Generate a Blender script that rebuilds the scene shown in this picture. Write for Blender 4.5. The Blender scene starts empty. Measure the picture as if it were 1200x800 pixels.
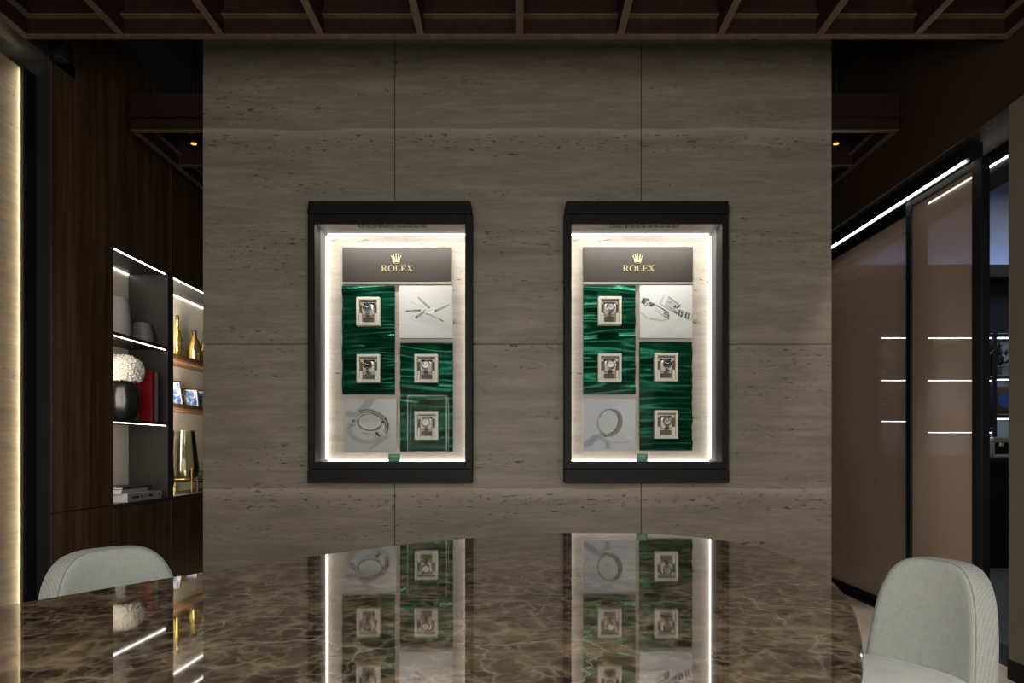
import bpy, math, random
import numpy as np
from math import sin, cos, pi, radians as R
from mathutils import Vector, Matrix
SC = bpy.context.scene
COL = SC.collection
rnd = random.Random(7)

# ------------------------------------------------------------------ camera, world, main light, exposure
EYE = 1.03
cam = bpy.data.cameras.new('camera'); cam.lens = 24; cam.sensor_width = 36
cam.shift_x = -7/1200; cam.shift_y = 126/1200; cam.clip_start = 0.02
camo = bpy.data.objects.new('camera', cam); COL.objects.link(camo)
camo.location = (0, 0, EYE); camo.rotation_euler = (pi/2, 0, 0); SC.camera = camo

w = bpy.data.worlds.new('world'); SC.world = w; w.use_nodes = True
w.node_tree.nodes['Background'].inputs[0].default_value = (1.0, 0.95, 0.88, 1)
w.node_tree.nodes['Background'].inputs[1].default_value = 0.10

def area(name, loc, rot, sx, sy, power, color=(1, .95, .88)):
    l = bpy.data.lights.new(name, 'AREA'); l.shape = 'RECTANGLE'; l.size = sx; l.size_y = sy
    l.energy = power; l.color = color
    o = bpy.data.objects.new(name, l); COL.objects.link(o); o.location = loc; o.rotation_euler = rot
    return o
area('room_fill', (.1, -.9, 1.30), (R(90), 0, 0), 3.2, 1.1, 90)  # added soft fill behind the camera, lights the whole wall
area('overhead_fill', (0, -.7, 2.84), (0, 0, 0), 1.1, 1.6, 46)  # added fill from above for the table and chairs, out of view

sp = bpy.data.lights.new('passage_downlight', 'SPOT'); sp.energy = 85; sp.spot_size = R(36); sp.spot_blend = .6; sp.shadow_soft_size = .05; sp.color = (1, .92, .82)
spo = bpy.data.objects.new('passage_downlight', sp); COL.objects.link(spo); spo.location = (1.92, 3.75, 2.88); spo.rotation_euler = (0, 0, 0)

SC.view_settings.view_transform = 'Standard'; SC.view_settings.look = 'None'
SC.view_settings.exposure = 0; SC.view_settings.gamma = 1; SC.view_settings.use_curve_mapping = False

# ------------------------------------------------------------------ materials
def srgb(r, g, b):
    f = lambda c: (c/255/12.92) if c/255 <= .04045 else ((c/255+.055)/1.055)**2.4
    return (f(r), f(g), f(b), 1)
class NT:
    def __init__(s, name):
        s.m = bpy.data.materials.new(name); s.m.use_nodes = True
        s.t = s.m.node_tree; s.n = s.t.nodes; s.bsdf = s.n['Principled BSDF']; s.out = s.n['Material Output']
        s.tc = s.n.new('ShaderNodeTexCoord')
    def new(s, t, **k):
        n = s.n.new(t)
        for a, b in k.items(): setattr(n, a, b)
        return n
    def lk(s, a, b): s.t.links.new(a, b)
    def mapping(s, scale, src='Object', loc=(0, 0, 0), vec=None):
        m = s.new('ShaderNodeMapping'); m.inputs['Scale'].default_value = scale; m.inputs['Location'].default_value = loc
        s.lk(vec if vec is not None else s.tc.outputs[src], m.inputs[0]); return m.outputs[0]
    def noise(s, vec, scale=1, detail=4, rough=.55, dist=0):
        n = s.new('ShaderNodeTexNoise'); n.inputs['Scale'].default_value = scale; n.inputs['Detail'].default_value = detail
        n.inputs['Roughness'].default_value = rough; n.inputs['Distortion'].default_value = dist
        s.lk(vec, n.inputs['Vector']); return n.outputs[0]
    def ramp(s, fac, stops, interp='LINEAR'):
        r = s.new('ShaderNodeValToRGB'); r.color_ramp.interpolation = interp
        e = r.color_ramp.elements
        while len(e) < len(stops): e.new(.5)
        for q, (p, c) in zip(e, stops): q.position = p; q.color = c if len(c) == 4 else (*c, 1)
        s.lk(fac, r.inputs[0]); return r.outputs[0]
    def mix(s, fac, a, b, mode='MIX'):
        m = s.new('ShaderNodeMix', data_type='RGBA', blend_type=mode)
        for v, i in ((fac, 0), (a, 6), (b, 7)):
            if hasattr(v, 'node'): s.lk(v, m.inputs[i])
            else: m.inputs[i].default_value = v if i == 0 or len(v) == 4 else (*v, 1)
        return m.outputs[2]
    def math(s, op, a, b=0, clamp=False):
        m = s.new('ShaderNodeMath', operation=op, use_clamp=clamp)
        for v, i in ((a, 0), (b, 1)):
            if hasattr(v, 'node'): s.lk(v, m.inputs[i])
            else: m.inputs[i].default_value = v
        return m.outputs[0]
    def bump(s, h, strength=.3, dist=.002):
        b = s.new('ShaderNodeBump'); b.inputs['Strength'].default_value = strength; b.inputs['Distance'].default_value = dist
        s.lk(h, b.inputs['Height']); s.lk(b.outputs[0], s.bsdf.inputs['Normal'])
    def base(s, c):
        if hasattr(c, 'node'): s.lk(c, s.bsdf.inputs['Base Color'])
        else: s.bsdf.inputs['Base Color'].default_value = c if len(c) == 4 else (*c, 1)
    def set(s, **k):
        for a, v in k.items(): s.bsdf.inputs[a.replace('_', ' ')].default_value = v
def plain(name, c, rough=.5, metal=0, noise=.06, spec=.5):
    t = NT(name); c = c if len(c) == 4 else (*c, 1)
    n = t.noise(t.mapping((9, 9, 9)), 3, 3)
    t.base(t.mix(n, tuple(x*(1-noise) for x in c[:3]), tuple(min(1, x*(1+noise)) for x in c[:3])))
    t.set(Roughness=rough, Metallic=metal, Specular_IOR_Level=spec); return t.m
def emit(name, c, s):
    t = NT(name); t.base((0, 0, 0)); t.bsdf.inputs['Emission Color'].default_value = (*c, 1); t.set(Emission_Strength=s); return t.m

def travertine(name, lo, mid, hi, pitk=1.0, bands=()):
    t = NT(name)
    n1 = t.noise(t.mapping((1.3, 1.3, 10)), 1.5, 10, .72, .5)
    n2 = t.noise(t.mapping((7, 7, 75)), 1, 6, .7)
    f = t.math('ADD', t.math('MULTIPLY', n1, .72), t.math('MULTIPLY', n2, .28))
    c = t.ramp(f, [(.32, lo), (.50, mid), (.66, hi)])
    c = t.mix(t.math('MULTIPLY', t.noise(t.mapping((18, 18, 50)), 1, 3), .22), c, tuple(x*.45 for x in lo))
    sep = t.new('ShaderNodeSeparateXYZ'); t.lk(t.tc.outputs['Object'], sep.inputs[0])
    wob = t.math('MULTIPLY', t.math('SUBTRACT', t.noise(t.mapping((1.1, 1.1, .3)), 1.3, 6), .5), .055)
    z = t.math('ADD', sep.outputs[2], wob)
    clus = t.noise(t.mapping((.9, .9, 8)), 1.1, 3)
    cl = t.ramp(clus, [(.50, (0, 0, 0)), (.62, (1, 1, 1))])
    for zb, wd, amt in bands:
        # a pale vein with its own sharp top edge, and a pitted layer under it
        up = t.math('MULTIPLY', t.math('LESS_THAN', z, zb), t.ramp(t.math('DIVIDE', t.math('SUBTRACT', zb, z), wd), [(0, (1, 1, 1)), (1, (0, 0, 0))]))
        c = t.mix(t.math('MULTIPLY', up, amt), c, tuple(min(1, x*1.35) for x in hi))
        und = t.math('MULTIPLY', t.math('LESS_THAN', z, zb-.03), t.math('GREATER_THAN', z, zb-.13))
        cl = t.math('MAXIMUM', cl, t.math('MULTIPLY', und, .9))
    p = t.noise(t.mapping((20, 20, 80)), 1, 4, .6, .4)
    pits = t.math('MULTIPLY', t.ramp(p, [(.60, (0, 0, 0)), (.635, (1, 1, 1))]), cl)
    pits = t.math('MULTIPLY', pits, pitk)
    c = t.mix(t.math('MULTIPLY', pits, .85), c, tuple(x*.12 for x in lo))
    t.base(c); t.set(Roughness=.5, Specular_IOR_Level=.3)
    t.bump(t.math('SUBTRACT', n2, t.math('MULTIPLY', pits, 3)), .25, .002)
    return t.m
def walnut(name, a, b, rough=.4, axis='Z', k=1.0):
    t = NT(name)
    sc = {'Z': (22, 22, .7), 'X': (.7, 22, 22), 'Y': (22, .7, 22)}[axis]
    n = t.noise(t.mapping(tuple(x*k for x in sc)), 1, 6, .6, .6)
    n2 = t.noise(t.mapping(tuple(x*4*k for x in sc)), 1, 3, .6)
    f = t.math('ADD', t.math('MULTIPLY', n, .75), t.math('MULTIPLY', n2, .25))
    t.base(t.ramp(f, [(.32, a), (.66, b)])); t.set(Roughness=rough, Specular_IOR_Level=.35)
    t.bump(n2, .12, .001); return t.m
def marble():
    t = NT('emperador_marble')
    v0 = t.mapping((1, 1, 1))
    d = t.new('ShaderNodeTexNoise'); d.inputs['Scale'].default_value = 13; d.inputs['Detail'].default_value = 6; d.inputs['Roughness'].default_value = .6; t.lk(v0, d.inputs['Vector'])
    va = t.new('ShaderNodeVectorMath', operation='MULTIPLY_ADD'); t.lk(d.outputs['Color'], va.inputs[0]); va.inputs[1].default_value = (.085, .085, 0); t.lk(v0, va.inputs[2])
    vec = va.outputs[0]
    def vor(scale, a, b):
        v = t.new('ShaderNodeTexVoronoi', feature='DISTANCE_TO_EDGE'); v.inputs['Scale'].default_value = scale; t.lk(vec, v.inputs['Vector'])
        return t.ramp(v.outputs['Distance'], [(a, (1, 1, 1)), (b, (0, 0, 0))])
    big = vor(4.5, .0, .016); mid = vor(11.5, .0, .13); small = vor(27, .0, .15)
    cl = t.ramp(t.noise(v0, 3.6, 9, .66, .6), [(.38, (0, 0, 0)), (.60, (1, 1, 1))])
    cl2 = t.ramp(t.noise(v0, 17, 9, .78, .3), [(.40, (0, 0, 0)), (.56, (1, 1, 1))])
    cl = t.math('MULTIPLY', cl, t.ramp(t.noise(v0, 9, 7, .75, .3), [(.40, (.1, .1, .1)), (.58, (1, 1, 1))]))
    c = t.ramp(t.noise(v0, 22, 8, .72), [(.32, (.008, .005, .0035)), (.52, (.020, .0135, .009)), (.72, (.055, .038, .025))])
    web = t.math('MULTIPLY', t.math('MULTIPLY', mid, t.math('ADD', t.math('MULTIPLY', cl, .85), .15)), t.math('ADD', t.math('MULTIPLY', cl2, .75), .25))
    c = t.mix(web, c, (.36, .268, .168))
    c = t.mix(t.math('MULTIPLY', t.math('MULTIPLY', small, cl2), .6), c, (.31, .235, .15))
    c = t.mix(t.math('MULTIPLY', cl, .6), c, (.20, .148, .095))
    c = t.mix(t.math('MULTIPLY', t.math('MULTIPLY', big, t.ramp(t.noise(v0, 3, 3), [(.45, (0, 0, 0)), (.62, (1, 1, 1))])), .5), c, (.5, .4, .31))
    t.base(c); t.set(Roughness=.03, IOR=2.5, Specular_IOR_Level=.5)
    return t.m
def fabric(name, c):
    t = NT(name)
    wv = []
    for axis in ('X', 'Z'):
        q = t.new('ShaderNodeTexWave', wave_type='BANDS', bands_direction=axis); q.inputs['Scale'].default_value = 62
        q.inputs['Distortion'].default_value = .6; q.inputs['Detail'].default_value = 1; t.lk(t.tc.outputs['Object'], q.inputs[0]); wv.append(q.outputs['Fac'])
    h = t.math('MULTIPLY', wv[0], wv[1])
    n = t.noise(t.mapping((60, 60, 60)), 1, 4)
    f = t.math('ADD', t.math('MULTIPLY', h, .6), t.math('MULTIPLY', n, .4))
    t.base(t.ramp(f, [(.1, tuple(x*.72 for x in c)), (.75, tuple(min(1, x*1.08) for x in c))]))
    t.set(Roughness=.95, Specular_IOR_Level=.1, Sheen_Weight=.15); t.bump(h, .5, .002); return t.m
def thin_glass(name, tint=(1, 1, 1), refl=1.0, rough=0.0, ior=1.45):
    t = NT(name); t.n.remove(t.bsdf)
    tr = t.new('ShaderNodeBsdfTransparent'); tr.inputs[0].default_value = (*tint, 1)
    gl = t.new('ShaderNodeBsdfGlossy'); gl.inputs['Roughness'].default_value = rough
    fr = t.new('ShaderNodeFresnel'); fr.inputs[0].default_value = ior
    mx = t.new('ShaderNodeMixShader'); t.lk(t.math('MULTIPLY', fr.outputs[0], refl), mx.inputs[0]); t.lk(tr.outputs[0], mx.inputs[1]); t.lk(gl.outputs[0], mx.inputs[2])
    t.lk(mx.outputs[0], t.out.inputs[0]); return t.m
def mesh_glass():
    # bronze glass laminated with a fine woven metal mesh: part see-through, part diffuse
    t = NT('bronze_mesh_glass'); t.n.remove(t.bsdf)
    tr = t.new('ShaderNodeBsdfTransparent'); tr.inputs[0].default_value = (.87, .81, .77, 1)
    df = t.new('ShaderNodeBsdfDiffuse')
    n = t.noise(t.mapping((1, 1, 60)), 3, 3)
    t.lk(t.ramp(n, [(.35, (.70, .53, .42)), (.65, (.76, .58, .46))]), df.inputs[0])
    tl = t.new('ShaderNodeBsdfTranslucent'); tl.inputs[0].default_value = (.10, .08, .06, 1)
    ad = t.new('ShaderNodeAddShader'); t.lk(df.outputs[0], ad.inputs[0]); t.lk(tl.outputs[0], ad.inputs[1])
    ck = t.new('ShaderNodeTexChecker'); ck.inputs['Scale'].default_value = 1
    t.lk(t.mapping((1, 150, 150)), ck.inputs[0])
    m1 = t.new('ShaderNodeMixShader'); t.lk(t.math('MULTIPLY_ADD', ck.outputs['Fac'], .16), m1.inputs[0])
    m1.inputs[0].default_value = .5
    f = t.math('ADD', t.math('MULTIPLY', ck.outputs['Fac'], .06), .31); t.lk(f, m1.inputs[0])
    t.lk(tr.outputs[0], m1.inputs[1]); t.lk(ad.outputs[0], m1.inputs[2])
    gl = t.new('ShaderNodeBsdfGlossy'); gl.inputs['Roughness'].default_value = .03
    fr = t.new('ShaderNodeFresnel'); fr.inputs[0].default_value = 1.4
    m2 = t.new('ShaderNodeMixShader'); t.lk(t.math('MULTIPLY', fr.outputs[0], .35), m2.inputs[0]); t.lk(m1.outputs[0], m2.inputs[1]); t.lk(gl.outputs[0], m2.inputs[2])
    t.lk(m2.outputs[0], t.out.inputs[0]); return t.m
def print_mat(name):
    t = NT(name); a = t.new('ShaderNodeVertexColor', layer_name='ink'); t.base(a.outputs[0]); t.set(Roughness=.45, Specular_IOR_Level=.3); return t.m

M = dict(
    wall=travertine('travertine_grey', (.170, .148, .116), (.245, .214, .168), (.325, .29, .232), 1.0, ((2.905, .07, .55), (.80, .07, .6), (2.34, .04, .0))),
    wall_pale=travertine('travertine_pale', (.44, .375, .315), (.56, .49, .425), (.66, .60, .535), .9),
    slab=travertine('travertine_honey', (.15, .118, .075), (.22, .178, .118), (.30, .25, .17), .6),
    joint=plain('joint_black', (.006, .005, .005), .9),
    black=plain('black_powder_coat', (.0042, .0042, .0046), .55, spec=.22),
    black2=plain('black_satin_metal', (.010, .011, .013), .4, spec=.3),
    darkwall=plain('charcoal_paint', (.018, .018, .017), .7, spec=.2),
    ceil=plain('ceiling_black_paint', (.022, .022, .022), .8, spec=.2),
    soffit=plain('soffit_grey_paint', (.032, .033, .033), .8, spec=.2),
    header=plain('header_brown', (.038, .024, .016), .6, spec=.25),
    pier=plain('olive_plaster', (.155, .135, .098), .7, spec=.2),
    wood=walnut('walnut_veneer', (.022, .012, .006), (.105, .062, .031)),
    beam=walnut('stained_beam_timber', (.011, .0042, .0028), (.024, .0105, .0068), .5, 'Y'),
    lit_under=walnut('lit_underside_timber', (.085, .055, .034), (.14, .094, .060), .5, 'Y'),  # same timber made paler: light from below painted on the undersides
    shelfwood=walnut('lit_shelf_walnut', (.10, .045, .018), (.22, .11, .05), .4, 'Y'),  # brightened to orange for the light on the shelf fronts
    floor=walnut('pale_oak', (.40, .34, .27), (.58, .51, .42), .45, 'Y', .35),
    slate=plain('blue_grey_floor', (.14, .145, .155), .5, noise=.15),
    bronze=plain('bronze_grey_lacquer', (.030, .0275, .026), .45),
    beige=plain('beige_fabric_panel', (.52, .47, .39), .8, noise=.03),
    lining=plain('grey_lining', (.11, .108, .105), .55, noise=.02),
    soft=plain('taupe_lining', (.20, .18, .165), .6, noise=.02),
    brand=plain('taupe_brown_panel', (.027, .023, .0185), .45, noise=.03),
    gold=plain('pale_gold_metal', (.80, .70, .42), .3, .75, .02),
    cream=plain('cream_leather', (.80, .76, .66), .6, noise=.02),
    white=plain('white_cushion', (.86, .84, .79), .7, noise=.02),
    taupe=plain('taupe_suede', (.16, .13, .10), .8),
    steel=plain('polished_steel', (.62, .60, .57), .22, 1.0, .03),
    steel_dark=plain('brushed_steel', (.50, .47, .43), .4, 1.0, .08),
    dial_black=plain('black_dial', (.010, .011, .014), .2),
    dial_blue=plain('blue_dial', (.02, .035, .075), .2),
    dial_white=plain('white_dial', (.88, .87, .84), .35),
    dial_silver=plain('silver_dial', (.60, .61, .64), .25, .3),
    tag=plain('green_tag', (.010, .19, .11), .4),
    tagtext=plain('tag_pale_print', (.30, .50, .38), .5),
    paper=plain('white_board_edge', (.80, .80, .79), .5, noise=.01),
    marble=marble(),
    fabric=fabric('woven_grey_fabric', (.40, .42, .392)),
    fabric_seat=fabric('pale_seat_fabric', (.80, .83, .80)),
    pipe=plain('grey_piping', (.22, .23, .22), .9),
    leg=plain('dark_leg_wood', (.03, .022, .016), .4),
    led=emit('led_white', (1, .96, .91), 6.5),
    led_soft=emit('led_strip_warm', (1, .92, .80), 9),
    led_shelf=emit('led_strip_shelf', (1, .94, .86), 7.5),
    led_warm=emit('led_honey', (1, .80, .52), 80),
    led_door=emit('led_track', (1, .95, .88), 22),
    led_cool=emit('led_cool', (.72, .85, 1), 11),
    led_blue=emit('led_blue', (.25, .42, 1), 15),
    led_spot=emit('led_spot', (1, .42, .10), 2),
    glass=thin_glass('clear_glass', (.985, .99, .985), .025),
    acryl=thin_glass('acrylic', (.975, .985, .98), .03),
    acryl_edge=plain('acrylic_edge', (.32, .40, .36), .2),
    smoke=thin_glass('smoked_glass', (.84, .84, .78), .9),
    meshglass=mesh_glass(),
    goldglass=plain('gold_mirrored_glass', (.60, .45, .15), .12, .95, .1),
    bottlecap=plain('bottle_cap_bronze', (.12, .08, .035), .3, .8),
    vase=plain('matt_grey_ceramic', (.13, .126, .12), .8, noise=.05),
    vase_dark=plain('black_glass', (.008, .009, .009), .32),
    petal=plain('white_petal', (.80, .74, .65), .7, noise=.08),
    stem=plain('stem_green', (.03, .06, .02), .6),
    red=plain('red_cloth_cover', (.24, .005, .008), .35),
    tan=plain('tan_card', (.26, .19, .09), .6),
    page=plain('page_grey', (.27, .265, .26), .7),
    bookdark=plain('dark_book_cloth', (.03, .028, .032), .5),
    bookwhite=plain('pale_book_cover', (.30, .30, .31), .5),
    ink=plain('print_ink', (.03, .03, .03), .6),
    brass=plain('aged_brass', (.35, .25, .10), .35, .9),
    frame=walnut('dark_picture_frame', (.03, .014, .007), (.08, .04, .02), .35),
    navy=plain('navy_panel', (.010, .014, .032), .6),
    sidewall=plain('blue_grey_wall', (.34, .35, .38), .7),
    ribbed=plain('pale_blue_panel', (.48, .55, .62), .6),
    leaf=plain('leaf_green', (.22, .42, .12), .5, noise=.3),
    leaf_dark=plain('leaf_dark', (.015, .03, .02), .5, noise=.3),
    ink_print=print_mat('printed_board'),
    globe_blue=plain('globe_blue', (.04, .12, .42), .3, noise=.5),
    brownpic=plain('brown_poster', (.10, .06, .03), .6),
    grille=plain('grille_black', (.012, .012, .012), .5),
)
def satin():
    t = NT('green_satin')
    n = t.noise(t.mapping((2, 2, 14)), 3, 3)
    t.base(t.ramp(n, [(.3, (.0012, .030, .016)), (.7, (.0025, .055, .030))])); t.set(Roughness=.26, Specular_IOR_Level=.5)
    t.bsdf.inputs['Specular Tint'].default_value = (.25, 1, .6, 1)
    t.set(Metallic=.55); return t.m
M['satin'] = satin()

# ------------------------------------------------------------------ mesh helpers
class MB:
    def __init__(s): s.v = []; s.f = []
    def add(s, v, f):
        o = len(s.v); s.v += [tuple(p) for p in v]; s.f += [tuple(i+o for i in q) for q in f]; return s
    def box(s, x0, x1, y0, y1, z0, z1, mat=None):
        v = [(x, y, z) for z in (z0, z1) for y in (y0, y1) for x in (x0, x1)]
        if mat is not None: v = [mat @ Vector(p) for p in v]
        return s.add(v, [(0, 2, 3, 1), (4, 5, 7, 6), (0, 1, 5, 4), (2, 6, 7, 3), (0, 4, 6, 2), (1, 3, 7, 5)])
    def lathe(s, prof, n=24, c=(0, 0, 0), mat=None, sx=1, sy=1):
        v = []; f = []
        for r, z in prof:
            for k in range(n):
                a = 2*pi*k/n; p = Vector((c[0]+r*cos(a)*sx, c[1]+r*sin(a)*sy, c[2]+z))
                v.append(mat @ p if mat is not None else p)
        m = len(prof)
        for i in range(m-1):
            for k in range(n):
                a, b = i*n+k, i*n+(k+1) % n; f.append((a, b, b+n, a+n))
        f.append(tuple(range(n-1, -1, -1))); f.append(tuple(range((m-1)*n, m*n)))
        return s.add(v, f)
    def tube(s, pts, r, n=8, closed=False):
        P = [Vector(p) for p in pts]; rs = r if isinstance(r, (list, tuple)) else [r]*len(P); v = []; f = []
        for i, p in enumerate(P):
            a = P[i-1] if (i > 0 or closed) else p; b = P[(i+1) % len(P)] if (i < len(P)-1 or closed) else p
            t = (b-a).normalized(); up = Vector((0, 0, 1)) if abs(t.z) < .9 else Vector((1, 0, 0))
            x = t.cross(up).normalized(); y = x.cross(t)
            v += [p + (x*cos(2*pi*k/n)+y*sin(2*pi*k/n))*rs[i] for k in range(n)]
        L = len(P)
        for i in range(L if closed else L-1):
            j = (i+1) % L
            for k in range(n): f.append((i*n+k, i*n+(k+1) % n, j*n+(k+1) % n, j*n+k))
        if not closed: f.append(tuple(range(n-1, -1, -1))); f.append(tuple(range((L-1)*n, L*n)))
        return s.add(v, f)
    def prism(s, poly, y0, y1, mat=None):            # polygon in x,z extruded along y
        n = len(poly); v = [(x, y0, z) for x, z in poly]+[(x, y1, z) for x, z in poly]
        if mat is not None: v = [mat @ Vector(p) for p in v]
        f = [tuple(range(n)), tuple(range(2*n-1, n-1, -1))]
        f += [(i, i+n, (i+1) % n+n, (i+1) % n) for i in range(n)]
        return s.add(v, f)
    def build(s, name, mat, parent=None, loc=(0, 0, 0), smooth=False, bevel=0, rot=(0, 0, 0)):
        me = bpy.data.meshes.new(name); me.from_pydata(s.v, [], s.f); me.update()
        import bmesh
        b = bmesh.new(); b.from_mesh(me); bmesh.ops.recalc_face_normals(b, faces=b.faces); b.to_mesh(me); b.free()
        me.materials.append(M[mat] if isinstance(mat, str) else mat)
        if smooth: me.shade_smooth(); me.set_sharp_from_angle(angle=R(40))
        o = bpy.data.objects.new(name, me); COL.objects.link(o); o.location = loc; o.rotation_euler = rot
        if parent: o.parent = parent
        if bevel:
            m = o.modifiers.new('bevel', 'BEVEL'); m.width = bevel; m.segments = 2; m.limit_method = 'ANGLE'
        return o
def tag(o, label, cat, group=None, kind=None):
    o['label'] = label; o['category'] = cat
    if group: o['group'] = group
    if kind: o['kind'] = kind
    return o
def struct(o, label=None, cat=None):
    o['kind'] = 'structure'
    if label: o['label'] = label
    if cat: o['category'] = cat
    return o
def empty(name, loc=(0, 0, 0), rz=0):
    o = bpy.data.objects.new(name, None); COL.objects.link(o); o.location = loc; o.rotation_euler = (0, 0, rz); o.empty_display_size = .1; return o
def copy_tree(o, parent=None):
    c = o.copy(); COL.objects.link(c)
    if parent: c.parent = parent
    for ch in list(o.children): copy_tree(ch, c)
    return c
def box(name, x0, x1, y0, y1, z0, z1, mat, parent=None, bevel=0):
    off = parent.location if parent else Vector((0, 0, 0))
    return MB().box(x0-off.x, x1-off.x, y0-off.y, y1-off.y, z0-off.z, z1-off.z).build(name, mat, parent, bevel=bevel)

# ------------------------------------------------------------------ the room shell
WY = 4.0                                   # face of the stone wall
CEIL = 3.62
struct(box('ceiling', -6, 6.5, -4, 8, CEIL, CEIL+.1, 'ceil'), 'black painted ceiling above the timber slat grids', 'ceiling')
HOLES = [(c-.4675, c+.4675, .84, 2.40) for c in (-.729, .733)]
def plate(x0, x1, z0, z1, y0, y1, holes):
    xs = sorted({x0, x1, *[min(max(h[i], x0), x1) for h in holes for i in (0, 1)]})
    zs = sorted({z0, z1, *[min(max(h[i], z0), z1) for h in holes for i in (2, 3)]})
    solid = {}
    for i in range(len(xs)-1):
        for j in range(len(zs)-1):
            cx, cz = (xs[i]+xs[i+1])/2, (zs[j]+zs[j+1])/2
            solid[i, j] = not any(h[0] < cx < h[1] and h[2] < cz < h[3] for h in holes)
    m = MB()
    for (i, j), s in solid.items():
        if not s: continue
        a, b, c, d = xs[i], xs[i+1], zs[j], zs[j+1]
        m.add([(a, y0, c), (b, y0, c), (b, y0, d), (a, y0, d)], [(0, 1, 2, 3)]); m.add([(a, y1, c), (b, y1, c), (b, y1, d), (a, y1, d)], [(3, 2, 1, 0)])
        for (di, dj, q) in ((-1, 0, [(a, y0, c), (a, y0, d), (a, y1, d), (a, y1, c)]), (1, 0, [(b, y0, c), (b, y1, c), (b, y1, d), (b, y0, d)]),
                            (0, -1, [(a, y0, c), (a, y1, c), (b, y1, c), (b, y0, c)]), (0, 1, [(a, y0, d), (b, y0, d), (b, y1, d), (a, y1, d)])):
            if not solid.get((i+di, j+dj), False): m.add(q, [(0, 1, 2, 3)])
    return m
wall = plate(-1.838, 1.828, 0, CEIL, WY+.022, WY+.30, HOLES).build('wall_back', 'joint')
struct(wall, 'free-standing wall clad in grey brown travertine slabs between two display cases', 'wall')
G = .0022
for xa, xb in ((-1.845, -.721), (-.721, .7215), (.7215, 1.837)):
    for za, zb in ((0, 1.645), (1.645, CEIL)):
        ea = G if xa > -1.8 else 0; eb = G if xb < 1.8 else 0
        plate(xa+ea, xb-eb, za+(G if za > 0 else 0), zb-(G if za == 0 else 0), WY, WY+.021, HOLES).build('stone_slab', 'wall', wall)
# side returns of the wall
for x0, x1 in ((-1.845, -1.839), (1.829, 1.837)):
    MB().box(x0, x1, WY+.022, WY+.32, 0, CEIL).build('stone_return', 'wall', wall)

# floor: dark screed base with pale oak planks, blue grey tiles in the side room
fl = struct(box('floor', -6, 6.5, -4, 8, -.1, -.012, 'joint'), 'pale oak plank floor', 'floor')
def planks(x0, x1, y0, y1, wd, ln, mat):
    k = 0; x = x0
    while x < x1-.001:
        y = y0-(k % 3)*ln/3
        while y < y1:
            a, b = max(y, y0), min(y+ln, y1)
            if b-a > .02: MB().box(x+.001, min(x+wd, x1)-.001, a+.001, b-.001, -.012, -.0005*rnd.random()).build('plank', mat, fl)
            y += ln
        x += wd; k += 1
planks(.3, 2.46, .6, 6.6, .18, 1.5, 'floor')
planks(-3.4, .3, .6, 6.6, .4, 3.0, 'floor')
planks(2.46, 5.4, 2.2, 6.2, .5, 1.0, 'slate')

# left side: travertine panel lit from its edge, charcoal pier, soffit
sl = struct(box('wall_left', -2.60, -2.50, -1.0, 3.43, 0, 2.945, 'slab'), 'honey travertine wall panel at far left lit along its far edge', 'wall')
MB().box(-2.56, -2.485, 3.462, 3.505, 0.0, 2.945).build('led_housing', 'black', sl)
MB().box(-2.497, -2.487, 3.451, 3.456, 0.0, 2.945).build('led_strip', 'led_warm', sl)
MB().box(-2.4845, -2.474, 3.425, 3.505, 0, 2.945).build('light_blocker', 'black', sl)  # added fin that hides the strip from view and shields the pier
struct(box('trim_1', -2.75, -2.405, 3.51, 3.70, 0, 3.028, 'darkwall'), 'charcoal pier between the travertine panel and the walnut cabinet', 'pier')
struct(box('trim_2', -3.6, -2.40, -2.0, 3.70, 3.03, 3.10, 'soffit'), 'grey dropped soffit over the travertine panel', 'soffit')
# right side: header, pier
struct(box('trim_3', 2.27, 2.9, -.5, 6.6, 2.612, CEIL, 'header'), 'dark brown header above the sliding glass doors', 'header')
pr = struct(box('wall_right', 2.2, 2.26, .6, 3.06, .09, 2.57, 'pier'), 'olive plaster pier at the far right', 'wall')
MB().box(2.196, 2.264, .6, 3.064, 0, .088).build('baseboard', 'black', pr)
# walls behind the alleys and the side room
struct(box('wall_alley', -3.2, 2.3, 6.65, 6.75, 0, CEIL, 'darkwall'), 'dark wall behind the stone wall', 'wall')
struct(box('wall_far', 2.3, 6.5, 6.32, 6.42, 0, CEIL, 'sidewall'), 'blue grey wall of the side room above the shelving', 'wall')

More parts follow.
